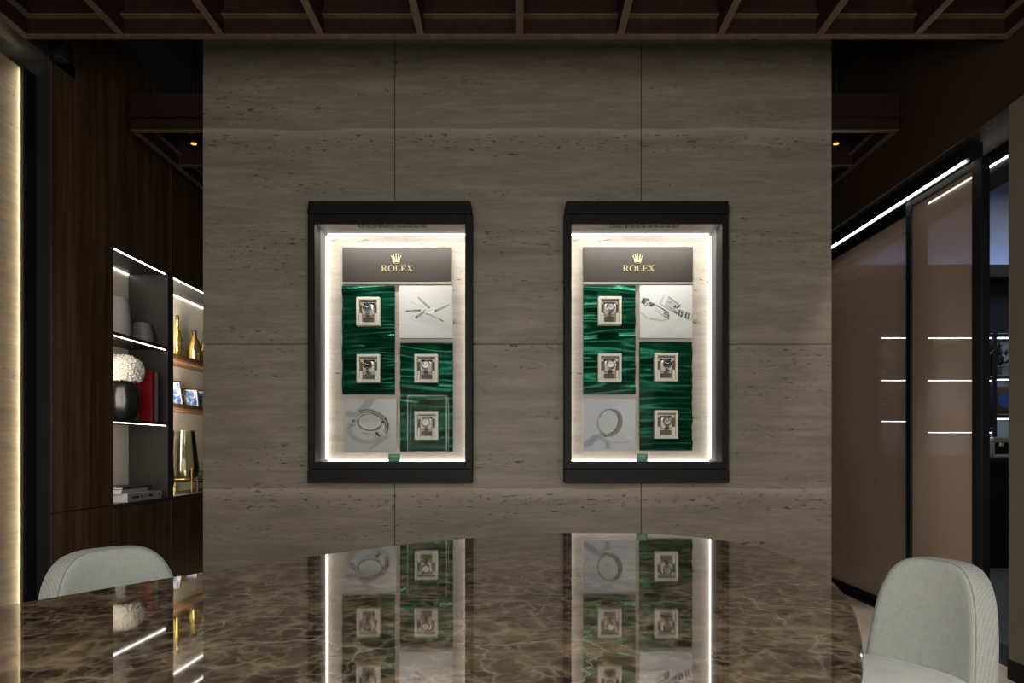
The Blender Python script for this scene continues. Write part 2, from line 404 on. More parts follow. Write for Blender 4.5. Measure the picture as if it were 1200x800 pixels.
# ------------------------------------------------------------------ timber grids
def grid(name, x0, x1, y0, y1, z, hgt, xs, ys, wd, label, ledge=True, hangers=()):
    g = empty(name, (0, 0, 0)); tag(g, label, 'ceiling grid')
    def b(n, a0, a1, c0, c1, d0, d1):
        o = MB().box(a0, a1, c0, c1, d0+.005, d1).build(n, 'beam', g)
        MB().box(a0, a1, c0, c1, d0, d0+.0048).build('lit_underside', 'lit_under', o)  # thin strip carrying the painted light from below
    b('rail', x0, x1, y1-wd, y1, z, z+hgt); 
    if y0 is not None: b('rail', x0, x1, y0, y0+wd, z, z+hgt)
    yy0 = y0+wd if y0 is not None else -.6
    b('rail', x0, x0+wd, yy0, y1-wd, z, z+hgt); b('rail', x1-wd, x1, yy0, y1-wd, z, z+hgt)
    for x in xs: b('beam', x-wd/2, x+wd/2, yy0, y1-wd, z+.001, z+hgt)
    for y in ys: b('cross_beam', x0+wd, x1-wd, y-wd/2, y+wd/2, z+.002, z+hgt-.001)
    if ledge:
        e = .03; zz = z+.075
        edges = [x0+wd]+[v for x in xs for v in (x-wd/2, x+wd/2)]+[x1-wd]
        for i in range(0, len(edges), 2): b('ledge', edges[i], edges[i+1], y1-wd-e, y1-wd, zz, zz+.02)
        b('ledge', x0+wd, x0+wd+e, yy0, y1-wd-e, zz, zz+.02); b('ledge', x1-wd-e, x1-wd, yy0, y1-wd-e, zz, zz+.02)
    for hx, hy in hangers: MB().tube([(hx, hy, z+hgt), (hx, hy, CEIL)], .012).build('hanger', 'black', g)
    return g
gx = [(px-607)*3.15/800 for px in (146, 262, 378, 494, 609, 726, 842, 957, 1070)]
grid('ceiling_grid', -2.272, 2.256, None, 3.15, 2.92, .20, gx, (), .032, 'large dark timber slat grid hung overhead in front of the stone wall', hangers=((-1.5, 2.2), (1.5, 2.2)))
for sgn, lab in ((-1, 'small timber slat grid hung in the passage left of the stone wall'), (1, 'small timber slat grid hung in the passage right of the stone wall')):
    xo = -2.29 if sgn < 0 else 2.252
    a, b_ = (xo, -1.848) if sgn < 0 else (1.84, xo)
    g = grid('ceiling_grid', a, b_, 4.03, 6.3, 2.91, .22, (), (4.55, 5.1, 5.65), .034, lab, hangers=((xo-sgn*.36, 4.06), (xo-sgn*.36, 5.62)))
    MB().box(a, b_, 4.005, 4.03, 2.98, 2.995).build('ledge', 'beam', g)
    s = empty('spotlight', (xo-sgn*.22, 4.36, 2.98)); tag(s, 'small warm spotlight inside the passage grid on the '+('left' if sgn < 0 else 'right'), 'lamp')
    MB().lathe([(.02, 0), (.024, .01), (.024, .08), (.012, .10)], 16).build('body', 'black', s)
    MB().lathe([(.017, -.003), (.017, -.0005)], 16).build('lens', 'led_spot', s)
    MB().tube([(0, 0, .10), (0, 0, CEIL-2.98)], .006).build('rod', 'black2', s)
# (the passage grids sit behind the wall's line; nothing else hangs there)
t = empty('ceiling_spotlight', (-2.28, 3.40, 2.97)); tag(t, 'unlit round black ceiling spotlight over the charcoal pier', 'lamp')
MB().lathe([(.045, 0), (.052, .006), (.052, .06), (.03, .075)], 24).build('body', 'black', t)
MB().lathe([(.032, -.004), (.034, .0)], 20).build('lens', 'darkwall', t)
MB().tube([(0, 0, .07), (0, 0, CEIL-2.97)], .009).build('rod', 'black', t)

# ------------------------------------------------------------------ display cases
def grid_mesh(nx, nz, w_, h_, fy):
    xs = np.linspace(-w_/2, w_/2, nx); zs = np.linspace(-h_/2, h_/2, nz)
    v = [(x, fy(x, z), z) for z in zs for x in xs]
    f = [(j*nx+i, j*nx+i+1, (j+1)*nx+i+1, (j+1)*nx+i) for j in range(nz-1) for i in range(nx-1)]
    return v, f
def folds(seed):
    r = random.Random(seed); comps = []
    for k in range(9):
        kz = r.uniform(32, 105); comps.append((kz, r.uniform(-5, 5), r.uniform(0, 6.28), r.uniform(1.5, 7), r.uniform(0, 6.28), 1/kz**.75))
    def fy(x, z):
        s = 0
        for kz, kx, p, kw, pw, a in comps: s += a*sin(kz*z+kx*x+p+1.6*sin(kw*x+pw))
        edge = 1.0
        return -.014+.062*s*.85*edge
    return fy
def drape(x0, x1, z0, z1, seed, parent):
    cx, cz = (x0+x1)/2, (z0+z1)/2; wd, hg = x1-x0, z1-z0
    fy = folds(seed); c = lambda x, z: max(-.026, min(-.002, fy(x, z)))
    v, f = grid_mesh(36, max(60, int(hg*300)), wd, hg, c)
    off = parent.location
    o = MB().add(v, f).build('satin_panel', 'satin', parent, (cx-off.x, 4.118-off.y, cz-off.z), smooth=True); o['label'] = 'rippled emerald green satin panel'
    box('panel_backing', x0, x1, 4.119, 4.1295, z0, z1, 'black2', parent)
    return o

# printed pictures: ink laid down per vertex on a flat board
def board(x0, x1, z0, z1, art, parent, label):
    n = 100; u = np.linspace(0, 1, n); U, V = np.meshgrid(u, 1-u)
    img = art(U, V)
    wd, hg = x1-x0, z1-z0; off = parent.location
    v, f = grid_mesh(n, n, wd, hg, lambda x, z: 0)
    o = MB().add(v, f).build('printed_board', 'ink_print', parent, ((x0+x1)/2-off.x, 4.0999-off.y, (z0+z1)/2-off.z))
    at = o.data.color_attributes.new('ink', 'FLOAT_COLOR', 'POINT')
    rgba = np.ones((n*n, 4)); rgba[:, :3] = np.clip(img.reshape(-1, 3), 0, 1)**2.2; at.data.foreach_set('color', rgba.ravel())
    o['label'] = label
    box('board_body', x0, x1, 4.1002, 4.1295, z0, z1, 'paper', parent)
class Art:
    def __init__(s, U, V, bg, K=1.0): s.K = K; s.U = U; s.V = V; s.c = np.ones(U.shape+(3,))*bg[..., None] if bg.ndim == 2 else bg
    def blend(s, a, col): s.c += a[..., None]*(np.array(col)-s.c)
    def seg(s, p, q, w0, w1, g, soft=.006, k=1):
        w0 *= s.K; w1 *= s.K
        px, py = p; dx, dy = q[0]-px, q[1]-py; t = np.clip(((s.U-px)*dx+(s.V-py)*dy)/(dx*dx+dy*dy), 0, 1)
        d = np.hypot(s.U-px-t*dx, s.V-py-t*dy); wd = w0+(w1-w0)*t
        s.blend(k*np.clip((wd-d)/soft+.5, 0, 1), (g, g, g*1.01) if np.isscalar(g) else g); return s
    def ell(s, c, rx, ry, rot, th, g, soft=.006, a0=None, a1=None, k=1, dth=0):
        x, y = s.U-c[0], s.V-c[1]; X = x*cos(rot)+y*sin(rot); Y = -x*sin(rot)+y*cos(rot)
        r = np.hypot(X/rx, Y/ry); d = (r-1)*min(rx, ry); A = np.arctan2(Y/ry, X/rx)
        m = np.clip((th*(1+dth*np.cos(A))-np.abs(d))/soft+.5, 0, 1) if th > 0 else np.clip(-d/soft+.5, 0, 1)
        if a0 is not None:
            w_ = (A-a0) % (2*pi); m = m*np.clip(np.minimum(w_, (a1-a0)-w_)*8+.5, 0, 1)*(w_ < (a1-a0))
        s.blend(k*m, (g, g, g*1.01) if np.isscalar(g) else g); return s
    def poly(s, pts, g, k=1):
        ins = np.zeros(s.U.shape, bool); n = len(pts)
        for i in range(n):
            (x1, y1), (x2, y2) = pts[i], pts[(i+1) % n]
            if y1 == y2: continue
            ins ^= ((s.V < y1) != (s.V < y2)) & (s.U < (x2-x1)*(s.V-y1)/(y2-y1)+x1)
        s.blend(k*ins.astype(float), (g, g, g*1.01)); return s
def art_hands(U, V):
    a = Art(U, V, .74+.08*np.clip(1-np.hypot(U-.35, V-.3), 0, 1)+.04*V, 1.45)
    a.seg((.05, .52), (.45, .62), .05, .06, .77, .12, .5).seg((.45, .62), (.98, .82), .05, .03, .72, .10, .6).seg((.5, .1), (.95, .25), .03, .05, .78, .1, .4)
    a.seg((.20, .30), (.46, .42), .003, .006, .70)
    a.seg((.37, .235), (.57, .43), .010, .016, .45).seg((.38, .235), (.55, .41), .003, .005, .75)
    a.seg((.93, .375), (.67, .49), .008, .014, .42).seg((.90, .385), (.72, .465), .002, .003, .85)
    a.seg((.13, .49), (.39, .475), .010, .014, .38).seg((.2, .487), (.34, .482), .003, .004, .7)
    a.seg((.32, .61), (.49, .49), .016, .010, .36).seg((.35, .59), (.45, .52), .005, .003, .75)
    a.seg((.50, .52), (.83, .68), .014, .007, .38).seg((.56, .55), (.76, .65), .006, .003, .80)
    a.ell((.49, .49), .03, .03, 0, 0, .55).ell((.58, .475), .09, .035, -.4, .008, .88)
    a.seg((.56, .52), (.66, .49), .012, .010, .93); return a.c
def art_bezel(U, V):
    a = Art(U, V, .70+.10*np.clip(1.2-np.hypot(U-.75, V-.1), 0, 1)-.05*np.clip(V-.5, 0, 1))
    a.poly([(.42, .0), (.62, .0), (.4, .3), (.25, .25)], .58, .5)
    a.seg((.08, .28), (.34, .33), .05, .06, .56, .06, .7)
    a.ell((.42, .56), .36, .235, .22, 0, .76, .03, k=.8); a.ell((.40, .60), .30, .20, .22, .035, .56, .05, k=.6)
    a.ell((.5, .46), .33, .22, .35, .045, .66, .02, -2.6, .35); a.ell((.5, .46), .35, .235, .35, .007, .25, .008, -2.55, .3); a.ell((.5, .46), .31, .2, .35, .010, .33, .01, -2.5, .35)
    a.ell((.5, .46), .33, .218, .35, .004, .8, .006, -2.4, .3)
    a.ell((.495, .44), .225, .150, .06, 0, .80, .01); a.ell((.495, .385), .20, .08, .06, 0, .72, .05, k=.7)
    a.ell((.495, .44), .225, .150, .06, .012, .30, .010, .2, 3.3); a.ell((.495, .44), .225, .150, .06, .006, .45, .008); a.ell((.495, .435), .205, .132, .06, .006, .90, .006, .3, 3.0)
    a.ell((.74, .435), .022, .018, 0, 0, .15).seg((.79, .36), (.845, .49), .010, .014, .28).seg((.81, .44), (.835, .50), .006, .008, .15)
    a.seg((.165, .42), (.20, .40), .012, .010, .25).seg((.13, .50), (.19, .50), .006, .006, .3)
    a.seg((.62, .64), (.675, .69), .022, .014, .12).seg((.34, .63), (.60, .685), .004, .006, .35).seg((.59, .58), (.70, .50), .012, .008, .38)
    a.seg((.74, .54), (.72, .60), .05, .06, .82, .04, .7)
    a.seg((.50, .93), (.82, .70), .025, .03, .52, .06, .6); return a.c
def art_clasp(U, V):
    a = Art(U, V, .80+.05*np.clip(1-np.hypot(U-.3, V-.2), 0, 1)-.03*V)
    a.seg((.1, .9), (.5, .72), .10, .05, .84, .12, .5).seg((.7, .85), (.98, .75), .05, .08, .85, .12, .5)
    a.poly([(.02, .33), (.06, .235), (.16, .25), (.20, .40), (.10, .375)], .45).poly([(.03, .33), (.06, .27), (.10, .27), (.08, .36)], .25)
    a.poly([(.09, .38), (.14, .29), (.19, .27), (.26, .38), (.25, .43), (.17, .42)], .80)
    a.seg((.15, .265), (.17, .29), .012, .012, .2).ell((.165, .36), .03, .02, 0, .006, .35).seg((.21, .385), (.25, .37), .022, .02, .3).seg((.10, .39), (.12, .39), .012, .01, .25)
    a.seg((.19, .33), (.28, .365), .012, .012, .25).seg((.28, .365), (.42, .44), .008, .008, .22).seg((.42, .44), (.54, .52), .010, .014, .2)
    a.seg((.29, .42), (.46, .53), .003, .003, .6).seg((.30, .47), (.52, .63), .004, .005, .35)
    a.poly([(.44, .55), (.50, .49), (.56, .54), (.56, .64), (.54, .65)], .30).ell((.515, .555), .02, .025, .4, .006, .75).seg((.47, .555), (.54, .62), .008, .008, .75)
    a.seg((.02, .52), (.14, .625), .006, .012, .62, .02).seg((.20, .635), (.40, .67), .016, .010, .62, .02).seg((.40, .67), (.55, .65), .008, .004, .55, .02).seg((.42, .74), (.52, .66), .003, .003, .7)
    a.poly([(.39, .35), (.47, .18), (.56, .22), (.49, .40)], .84).seg((.465, .18), (.39, .35), .004, .006, .45).seg((.55, .225), (.49, .37), .006, .006, .3).seg((.40, .36), (.66, .52), .006, .010, .45)
    a.poly([(.55, .22), (.76, .38), (.70, .50), (.49, .37)], .74).seg((.55, .22), (.77, .385), .006, .008, .25).seg((.49, .37), (.70, .51), .006, .010, .4)
    a.ell((.575, .325), .025, .022, .4, .006, .5).poly([(.64, .40), (.68, .37), (.70, .40), (.66, .45)], .30).seg((.70, .43), (.755, .40), .012, .012, .2).seg((.66, .50), (.70, .54), .016, .018, .35)
    for i in range(4):
        x = .745+i*.065; y = .46+i*.022
        a.poly([(x, y), (x+.06, y+.02), (x+.045, y+.15), (x-.02, y+.115)], (.30, .68, .35, .62)[i]); a.seg((x+.01, y+.01), (x-.01, y+.11), .008, .008, .25)
        a.seg((x+.035, y+.03), (x+.02, y+.12), .010, .008, (.8, .9, .75, .85)[i])
    return a.c
def art_ring(U, V):
    bg = (.76+.06*np.clip(1-np.hypot(U-.7, V-.3), 0, 1)-.04*np.clip(V-.4, 0, 1))[..., None]*np.array((.985, .995, 1.03)); a = Art(U, V, bg)
    a.seg((.02, .90), (.22, .77), .06, .05, (.56, .57, .62), .05, .8).ell((.30, .93), .17, .20, 0, .045, (.56, .57, .62), .05, -3.0, .2, .8)
    a.ell((.66, .72), .23, .105, .1, .03, (.80, .81, .83), .03).ell((.66, .77), .22, .075, .05, .008, (.62, .62, .66), .02, .2, 2.9)
    a.ell((.49, .45), .215, .255, .3, .022, (.42, .39, .34), .010, -1.4, 2.0); a.ell((.52, .46), .205, .252, .3, .022, (.50, .47, .42), .010, -1.3, 1.9)
    a.ell((.475, .445), .195, .248, .3, .012, (.40, .37, .31), .010); a.ell((.465, .44), .195, .248, .3, .005, (.80, .78, .70), .008, 1.2, 4.6); a.ell((.505, .455), .20, .25, .3, .003, (.78, .75, .68), .006, -1.2, 1.6)
    a.ell((.30, .40), .012, .03, .2, 0, (.82, .82, .82)); a.ell((.42, .73), .03, .012, .2, 0, (.16, .15, .13)).seg((.24, .62), (.30, .67), .003, .003, (.85, .8, .6)); return a.c

# lettering: a serif word built from flat polygons, unit cap height
def ring_poly(m, cx, cz, rx, rz, tx, tz, y0, y1, n=28, a0=0, a1=2*pi, mat=None):
    for k in range(n):
        p, q = a0+(a1-a0)*k/n, a0+(a1-a0)*(k+1)/n
        m.prism([(cx+rx*cos(p), cz+rz*sin(p)), (cx+rx*cos(q), cz+rz*sin(q)), (cx+(rx-tx)*cos(q), cz+(rz-tz)*sin(q)), (cx+(rx-tx)*cos(p), cz+(rz-tz)*sin(p))], y0, y1)
def word(h):
    m = MB(); y0, y1 = -.003, 0
    P = lambda pts: m.prism([(x*h, z*h) for x, z in pts], y0, y1)
    rect = lambda x0, x1, z0, z1: P([(x0, z0), (x1, z0), (x1, z1), (x0, z1)])
    x = -2.40                                           # R
    rect(x+.10, x+.28, 0, 1); rect(x, x+.40, 0, .07); rect(x, x+.45, .93, 1); rect(x+.28, x+.50, .46, .53)
    ring_poly(m, (x+.45)*h, .73*h, .32*h, .27*h, .17*h, .07*h, y0, y1, 16, -pi/2, pi/2)
    P([(x+.40, .48), (x+.58, .48), (x+.88, .07), (x+.68, .0)]); rect(x+.68, x+.98, 0, .07)
    x = -1.36; ring_poly(m, (x+.52)*h, .5*h, .52*h, .52*h, .19*h, .07*h, y0, y1, 32)                                             # O
    x = -.22; rect(x+.10, x+.28, 0, 1); rect(x, x+.40, .93, 1); rect(x, x+.82, 0, .07); P([(x+.70, .07), (x+.82, .07), (x+.82, .32), (x+.76, .32)])  # L
    x = .70; rect(x+.10, x+.28, 0, 1); rect(x, x+.84, 0, .07); rect(x, x+.80, .93, 1); rect(x+.28, x+.60, .46, .53)
    P([(x+.72, .07), (x+.84, .07), (x+.84, .30), (x+.78, .30)]); P([(x+.70, .93), (x+.80, .93), (x+.80, .72), (x+.75, .72)]); rect(x+.55, x+.61, .36, .64)   # E
    x = 1.62; P([(x+.06, 1), (x+.30, 1), (x+.94, 0), (x+.70, 0)]); P([(x+.72, 1), (x+.82, 1), (x+.22, 0), (x+.12, 0)])
    for a, b, c, d in ((0, .40, .93, 1), (.60, .95, .93, 1), (0, .36, 0, .07), (.60, 1.02, 0, .07)): rect(x+a, x+b, c, d)                                      # X
    return m
def crown(h):
    # five points, each ending in a ball, over an open oval band
    m = MB(); y0, y1 = -.003, 0
    tips = [(-.50, .80), (-.27, .97), (0, 1.02), (.27, .97), (.50, .80)]; feet = [-.27, -.15, 0, .15, .27]
    for (tx, tz), fx in zip(tips, feet):
        wd = .10
        m.prism([((fx-wd)*h, .14*h), ((fx+wd)*h, .14*h), ((fx*.55+tx*.45+.05)*h, .55*h), ((tx+.025)*h, (tz-.04)*h), ((tx-.025)*h, (tz-.04)*h), ((fx*.55+tx*.45-.05)*h, .55*h)], y0, y1)
        m.prism([((tx+.06*cos(k*pi/5))*h, (tz+.06*sin(k*pi/5))*h) for k in range(10)], y0-.001, y1)
    ring_poly(m, 0, .10*h, .33*h, .11*h, .07*h, .05*h, y0-.001, y1, 24)
    return m

# watch + tray prototypes; local origin = centre of the tray back, facing -Y
TW, TH = .1375, .168
def make_tray():
    t = empty('watch_tray')
    m = MB(); b = .0155; w2, h2 = TW/2, TH/2
    m.box(-w2, w2, -.048, 0, h2-b, h2); m.box(-w2, w2, -.048, 0, -h2, -h2+b); m.box(-w2, -w2+b, -.048, 0, -h2+b, h2-b); m.box(w2-b, w2, -.048, 0, -h2+b, h2-b)
    m.build('frame', 'cream', t, bevel=.0015)
    MB().box(-w2+b, w2-b, -.012, -.001, -h2+b, h2-b).build('backing', 'cream', t)
    MB().box(-w2+b+.004, w2-b-.004, -.030, -.012, h2-b-.008, h2-b-.004).build('top_groove', 'taupe', t)
    MB().box(-.033, .033, -.022, -.012, .030, .053).build('recess_shade', 'dial_black', t)  # black block painting the shade at the top of the tray
    for s in (-1, 1):
        x0, x1 = sorted((s*.036, s*(w2-b-.001)))
        MB().box(x0, x1, -.024, -.012, -.012, .040).build('side_shade', 'taupe', t)  # brown block standing for the shade beside the roll
        MB().box(x0, x1, -.040, -.012, -h2+b+.001, -.014).build('side_block', 'cream', t, bevel=.003)
    # the roll the watch is strapped round
    prof = []; n = 18
    v = []; f = []; xs = [(-.0335, .6), (-.031, .9), (-.02, 1), (.02, 1), (.031, .9), (.0335, .6)]
    for x, k in xs:
        for i in range(n):
            a = 2*pi*i/n; v.append((x, -.036+.024*k*cos(a), .008+.034*k*sin(a)))
    for j in range(len(xs)-1):
        for i in range(n): f.append((j*n+i, j*n+(i+1) % n, (j+1)*n+(i+1) % n, (j+1)*n+i))
    f += [tuple(range(n)), tuple(range((len(xs)-1)*n, len(xs)*n))]
    MB().add(v, f).build('cushion', 'white', t, smooth=True)
    MB().box(-.030, .030, -.034, -.012, -.060, -.034).build('base_block', 'taupe', t, bevel=.003)
    return t
def make_watch(dial):
    t = empty('wristwatch')
    T = Matrix.Translation((0, -.064, .016)) @ Matrix.Scale(1.18, 4) @ Matrix.Rotation(R(-14), 4, 'X') @ Matrix.Rotation(R(90), 4, 'X')
    MB().lathe([(.0215, -.007), (.0235, -.004), (.0235, .003), (.022, .005)], 28, mat=T).build('case', 'steel', t, smooth=True)
    m = MB()
    n = 28
    v = []; f = []
    for r, z in ((.0225, .005), (.0215, .0075), (.0178, .0075), (.0175, .0055)):
        v += [T @ Vector((r*cos(2*pi*k/n), r*sin(2*pi*k/n), z)) for k in range(n)]
    for j in range(3):
        for k in range(n): f.append((j*n+k, j*n+(k+1) % n, (j+1)*n+(k+1) % n, (j+1)*n+k))
    MB().add(v, f).build('bezel', 'steel', t, smooth=True)
    MB().lathe([(.0178, .0052), (.0178, .0058)], 28, mat=T).build('dial', dial, t)
    hm = 'dial_white' if dial in ('dial_black', 'dial_blue') else 'dial_black'
    for L, a in ((.014, 55), (.010, -60)):
        MB().box(-.0009, .0009, -.002, L, .006, .0066, T @ Matrix.Rotation(R(a), 4, 'Z')).build('hand', hm, t)
    mm = MB()
    for k in range(12): mm.box(-.0008, .0008, .0135, .0165, .0059, .0063, T @ Matrix.Rotation(2*pi*k/12, 4, 'Z'))
    mm.build('hour_markers', hm, t)
    MB().lathe([(.003, 0), (.003, .005)], 10, mat=T @ Matrix.Translation((.0235, 0, -.0005)) @ Matrix.Rotation(R(90), 4, 'Y')).build('winding_crown', 'steel', t)
    for sgn in (1, -1):
        m = MB()
        for i in range(7):
            a0, a1 = (R(38+i*12), R(49+i*12)) if sgn > 0 else (R(-36-i*13), R(-48-i*13))
            wd = .0105 if i == 0 else .0115
            for xa, xb, e in ((-wd, -wd*.4, 0), (-wd*.38, wd*.38, .0012), (wd*.4, wd, 0)):
                r0 = .001
                ps = []
                for a, rr in ((a0, 0), (a1, 0), (a1, .004+e), (a0, .004+e)):
                    ps.append((-.036-(.0255+rr)*cos(a), .008+(.0355+rr)*sin(a)))
                v = [(x, y, z) for x in (xa, xb) for y, z in ps]
                m.add(v, [(0, 1, 2, 3), (7, 6, 5, 4), (0, 4, 5, 1), (1, 5, 6, 2), (2, 6, 7, 3), (3, 7, 4, 0)])
        m.build('bracelet', 'steel_dark', t)
    return t
tray0 = make_tray(); watches = {}
first_tray = [True]
def place_tray(px, pz_top, pz_bot, dial, lab_t, lab_w):
    # px, pz: tray centre / extents measured in the photo, turned into metres on the tray's front plane (y = 4.06)
    k = 4.062/800; cx = (px-607)*k; cz = EYE-((pz_top+pz_bot)/2-526)*k
    t = tray0 if first_tray[0] else copy_tree(tray0); first_tray[0] = False
    t.location = (cx, 4.092, cz); tag(t, lab_t, 'tray', 'cream watch trays in the two cases')
    if dial not in watches: watches[dial] = wt = make_watch(dial)
    else: wt = copy_tree(watches[dial])
    wt.location = t.location; tag(wt, lab_w, 'watch', 'steel watches on cream trays')

def make_case(c, side):
    cs = empty('display_case', (c, WY, .84)); tag(cs, 'black framed lit wall display case %s of the centre' % side, 'display case', 'wall display cases')
    hx, hin = .4675, .4275; z0, z1 = .837, 2.437; zi0, zi1 = .957, 2.31
    F, B = 3.882, 4.13
    def bx(n, a0, a1, b0, b1, d0, d1, mat, bev=0): return box(n, c+a0, c+a1, b0, b1, d0, d1, mat, cs, bev)
    # frame
    bx('frame_stile', -hx, -hin, F, WY-.002, zi0-.04, zi1+.055, 'black', .002); bx('frame_stile', hin, hx, F, WY-.002, zi0-.04, zi1+.055, 'black', .002)
    bx('frame_rail', -hin, hin, F, F+.012, zi1, zi1+.055, 'black', .002); bx('frame_rail', -hin, hin, F+.012, WY-.002, zi1+.028, zi1+.055, 'black'); bx('frame_rail', -hin, hin, F, WY-.002, zi0-.04, zi0, 'black', .002)
    bx('lower_cover', -hx, hx, F-.008, WY-.002, z0, zi0-.042, 'black', .003)
    m = MB(); poly = [(-hx, 2.367), (hx, 2.367), (hx-.0, 2.385), (hx-.008, z1), (-hx+.008, z1), (-hx, 2.385)]
    m.prism([(x, z-.84) for x, z in poly], F-.010-WY, -.004).build('upper_cover', 'black', cs, bevel=.003)
    # outer sleeve set into the wall, lining, back panel
    e = .003
    bx('side_lining', -hin-.012, -hin+.0, WY, B, zi0-.012, zi1+.027, 'lining'); bx('side_lining', hin, hin+.012, WY, B, zi0-.012, zi1+.027, 'lining')
    bx('top_lining', -hin, hin, F+.013, B, zi1+.015, zi1+.027, 'soft'); bx('base_lining', -hin, hin, WY, B, zi0-.012, zi0, 'soft')
    bx('back_panel', -hin-.012, hin+.012, B, B+.02, zi0-.012, zi1+.027, 'wall_pale')
    # led strips round the back edge
    w_ = .0075
    bx('led_strip', -hin+.0005, -hin+w_, B-.022, B-.014, zi0+.012, zi1, 'led'); bx('led_strip', hin-w_, hin-.0005, B-.022, B-.014, zi0+.012, zi1, 'led')
    bx('led_strip', -hin+.012, hin-.012, B-.022, B-.014, zi1+.0145-w_, zi1+.0145, 'led'); bx('led_strip', -hin+.012, hin-.012, B-.022, B-.014, zi0+.0005, zi0+w_, 'led')
    # vent grille in the top lining
    gm = bx('vent_grille', -.20, .20, 3.925, 3.985, zi1+.011, zi1+.0145, 'grille')
    for i in range(11):
        x = -.175+i*.035
        MB().box(x-.003, x+.003, 3.93-WY, 3.98-WY, zi1-.84+.008, zi1-.84+.011).build('slat', 'black', gm)
    # unseen fill added behind the upper rail to brighten the trays and boards
    l = area('case_fill', (c, F+.021, zi1+.0135), (R(12), 0, 0), .80, .010, 6.2, (1, .94, .86))
    bx('glass_pane', -hin, hin, F+.004, F+.009, zi0, zi1, 'glass')
    K = (B-.022)/800
    X = lambda px: (px-607)*K
    Z = lambda py: EYE-(py-526)*K
    return cs, X, Z
def brand(cs, X, Z, x0, x1, y0, y1, lx, cw):
    box('brand_panel', X(x0), X(x1), 4.100, 4.1295, Z(y1), Z(y0), 'brand', cs, .0015)
    box('bronze_strip', X(x0), X(x1), 4.104, 4.1295, Z(y1+3.6), Z(y1+.4), 'steel_dark', cs)
    off = cs.location; h = (7.4*4.1/800)
    word(h).build('lettering', 'gold', cs, (X(lx)-off.x, 4.0995-off.y, Z(318.6)-off.z))
    crown(.056*1.0).build('crown_emblem', 'gold', cs, (X(lx-.4)-off.x, 4.0995-off.y, Z(309.2)-off.z))
def label_tag(X, Z, x0, x1, y0, y1, side):
    k = 3.90/800; o = empty('label_tag', ((((x0+x1)/2)-607)*k, 3.905, .957)); tag(o, 'tiny green label tag at the foot of the %s display case' % side, 'label', 'green case tags')
    wd = (x1-x0)*k; hg = (y1-y0)*k
    MB().box(-wd/2, wd/2, -.004, .004, .0005, hg+.012).build('plate', 'tag', o, bevel=.001)
    m = MB()
    for j, (a, b) in enumerate(((-.7, .7), (-.5, .5))):
        z = hg*(.95-.32*j); m.box(a*wd/2, b*wd/2, -.0048, -.004, z, z+.0035)
    m.build('print_lines', 'tagtext', o)
    return o
# left case
cs, X, Z = make_case(-.729, 'left')
brand(cs, X, Z, 401.7, 529, 290, 329.5, 465, 37)
drape(X(401.2), X(462.2), Z(461.8), Z(335), 3, cs); drape(X(469), X(530.5), Z(529), Z(401.7), 8, cs)
board(X(468.2), X(530), Z(396), Z(335), art_hands, cs, 'white printed board showing scattered metal watch hands'); board(X(403.5), X(464.8), Z(530), Z(467), art_bezel, cs, 'grey printed board showing a watch bezel and case parts')
place_tray(431.7, 348.3, 381.8, 'dial_blue', 'cream watch tray, topmost in the left display case', 'steel watch with dark blue dial, topmost in the left display case')
place_tray(432.1, 415, 448.5, 'dial_black', 'cream watch tray above the bezel print in the left display case', 'steel watch with black dial above the bezel print in the left display case')
place_tray(499.6, 415, 448.4, 'dial_white', 'cream watch tray under the watch hands print in the left display case', 'steel watch with white dial under the watch hands print in the left display case')
place_tray(499.8, 482, 515, 'dial_white', 'cream watch tray inside the clear acrylic cover', 'steel watch with white dial inside the clear acrylic cover')
label_tag(X, Z, 455, 468.5, 534, 541, 'left')
# acrylic cover
k = 4.03/800; ac = empty('acrylic_cover', ((501.5-607)*k, 4.045, EYE-(529-526)*k)); tag(ac, 'clear acrylic box cover over the lowest watch in the left display case', 'cover')
wd, hg, dp = 45*k/2, 65*k, .055; th = .0035
MB().box(-wd, wd, -dp, -dp+th, 0, hg).build('front_wall', 'acryl', ac)
for s in (-1, 1): MB().box(min(s*wd, s*(wd-th)), max(s*wd, s*(wd-th)), -dp+th, dp-.002, 0, hg).build('side_wall', 'acryl', ac)
MB().box(-wd+th, wd-th, -dp+th, dp-.002, hg-th, hg).build('top_wall', 'acryl', ac)
m = MB()
for s in (-1, 1):
    m.box(s*wd-.0016, s*wd+.0016, -dp-.0008, -dp+.0012, 0, hg); m.box(s*wd-.001, s*wd+.001, dp-.004, dp-.002, 0, hg)
m.box(-wd, wd, -dp-.0008, -dp+.0012, hg-.0026, hg+.0008); m.box(-wd, wd, -dp-.0006, -dp+.001, 0, .002)
m.build('edges', 'acryl_edge', ac)
# right case
cs, X, Z = make_case(.733, 'right')
brand(cs, X, Z, 683.7, 811.5, 289.6, 329.6, 747.5, 37)
drape(X(683.7), X(744.5), Z(461.8), Z(334.6), 12, cs); drape(X(749.7), X(811), Z(527.7), Z(400.6), 21, cs)
board(X(749.4), X(811), Z(396), Z(334.6), art_clasp, cs, 'white printed board showing metal bracelet clasps'); board(X(683.3), X(744.5), Z(527.7), Z(467.4), art_ring, cs, 'grey printed board showing an upright watch bezel ring')
place_tray(714.5, 348, 380.7, 'dial_silver', 'cream watch tray, topmost in the right display case', 'steel watch with silver dial, topmost in the right display case')
place_tray(714.5, 414.6, 447.6, 'dial_white', 'cream watch tray above the upright ring print in the right display case', 'steel watch with white dial above the upright ring print in the right display case')
place_tray(780.5, 414, 446.7, 'dial_black', 'cream watch tray under the bracelet clasp print in the right display case', 'steel watch with black dial under the bracelet clasp print in the right display case')
place_tray(780.5, 480.7, 513.8, 'dial_silver', 'cream watch tray, lowest in the right display case', 'steel watch with silver dial, lowest in the right display case')
label_tag(X, Z, 746, 759, 533, 540, 'right')

